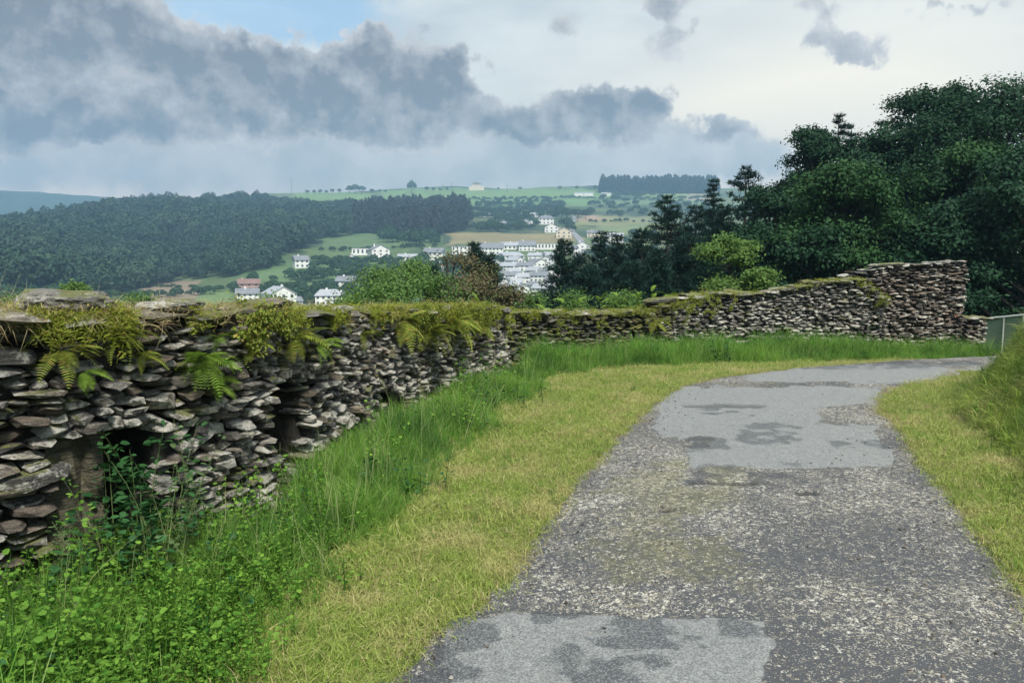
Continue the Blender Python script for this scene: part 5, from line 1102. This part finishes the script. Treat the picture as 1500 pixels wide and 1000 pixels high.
# skyline house: a broad ground floor with a smaller upper storey
q = ground_hit(698, 279, 1200, 1700); dist = math.hypot(q.x, q.y); root = empty('hilltop_house', (q.x, q.y, q.z), 'square pale house with smaller upper storey alone on the skyline', 'house', None, -math.atan2(q.x, q.y)); u = dist / F
obj('ground_floor', np_mesh('w', *boxv(-11 * u, 11 * u, 0, 14 * u, -4, 6 * u)), M['cream'], root); obj('upper_storey', np_mesh('w', *boxv(-5 * u, 5 * u, 2 * u, 12 * u, 6 * u, 10.5 * u)), M['cream'], root)
e = 6 * u; obj('roof', np_mesh('r', np.array([(-e, 1 * u, 10.5 * u), (e, 1 * u, 10.5 * u), (e, 13 * u, 10.5 * u), (-e, 13 * u, 10.5 * u), (0, 7 * u, 13 * u)]), [np.array([(0, 1, 4), (1, 2, 4), (2, 3, 4), (3, 0, 4)]), np.array([(3, 2, 1, 0)])]), M['slate'], root)
for xx in (-3, 0, 3): o = bpy.data.objects.new('window', winm); o.parent = root; o.scale = (1.6, 1, 2.6); o.location = (xx * u, 2 * u - .02, 7.2 * u); COL.objects.link(o)
# poles on the skyline
for (px, h) in ((427, 20), (662, 14), (649, 11), (743, 12), (278, 9), (348, 10)):
    q = ground_hit(px, 282 if px > 400 else 298, 1000, 1700); k = math.hypot(q.x, q.y) / F; root = empty('utility_pole', (q.x, q.y, q.z), ('thin utility pole on the skyline above the bright field' if px > 400 and px < 500 else 'thin utility pole on the skyline left of the hilltop house' if 500 < px < 690 else 'thin utility pole on the skyline right of the hilltop house' if px > 690 else 'thin utility pole on the crest of the wooded hill'), 'pole', 'utility poles on the skyline')
    obj('pole', np_mesh('p', *tube([np.array([0, 0, -1.]), np.array([0, 0, h * k])], [.35, .25], 6)), M['bark'], root); obj('crossarm', np_mesh('c', *boxv(-1.5, 1.5, -.15, .15, h * k * .86, h * k * .86 + .3)), M['bark'], root)
# town road climbing the slope
cl = [(846, 378, 15), (850, 366, 13), (852, 356, 11), (846, 348, 10), (838, 340, 8), (836, 332, 6.5), (841, 324, 5.5), (841, 318, 4), (838, 312, 3)]
vs = []; 
for f in np.linspace(0, len(cl) - 1.001, 60):
    i = int(f); t_ = f - i; px = cl[i][0] * (1 - t_) + cl[i + 1][0] * t_; py = cl[i][1] * (1 - t_) + cl[i + 1][1] * t_; w = cl[i][2] * (1 - t_) + cl[i + 1][2] * t_; q = ground_hit(px, py); k = math.hypot(q.x, q.y) / F * w / 2
    for s in (-1, 1): vs.append((q.x + s * k, q.y, max(gz(q.x + s * k, q.y), q.z) + .5))
vs = np.array(vs); idx = np.arange(0, len(vs) - 2, 2); tag(obj('town_road', np_mesh('town_road', vs, np.stack([idx, idx + 1, idx + 3, idx + 2], 1)), M['lane']), kind='structure')

# ------------------------------------------------------------------ haze
m = bpy.data.materials.new('haze'); m.use_nodes = True; N = NT(m.node_tree); N.n.clear()
pv = N.node('ShaderNodeVolumePrincipled'); pv.inputs['Color'].default_value = HAZE_COL; pv.inputs['Density'].default_value = HAZE_DENS; pv.inputs['Anisotropy'].default_value = .2
N.l.new(pv.outputs[0], N.node('ShaderNodeOutputMaterial').inputs['Volume'])
v, f = boxv(-2750, 2750, -2750, 2750, -45, 330); o = obj('haze', np_mesh('haze', v, f), m); o['kind'] = 'stuff'
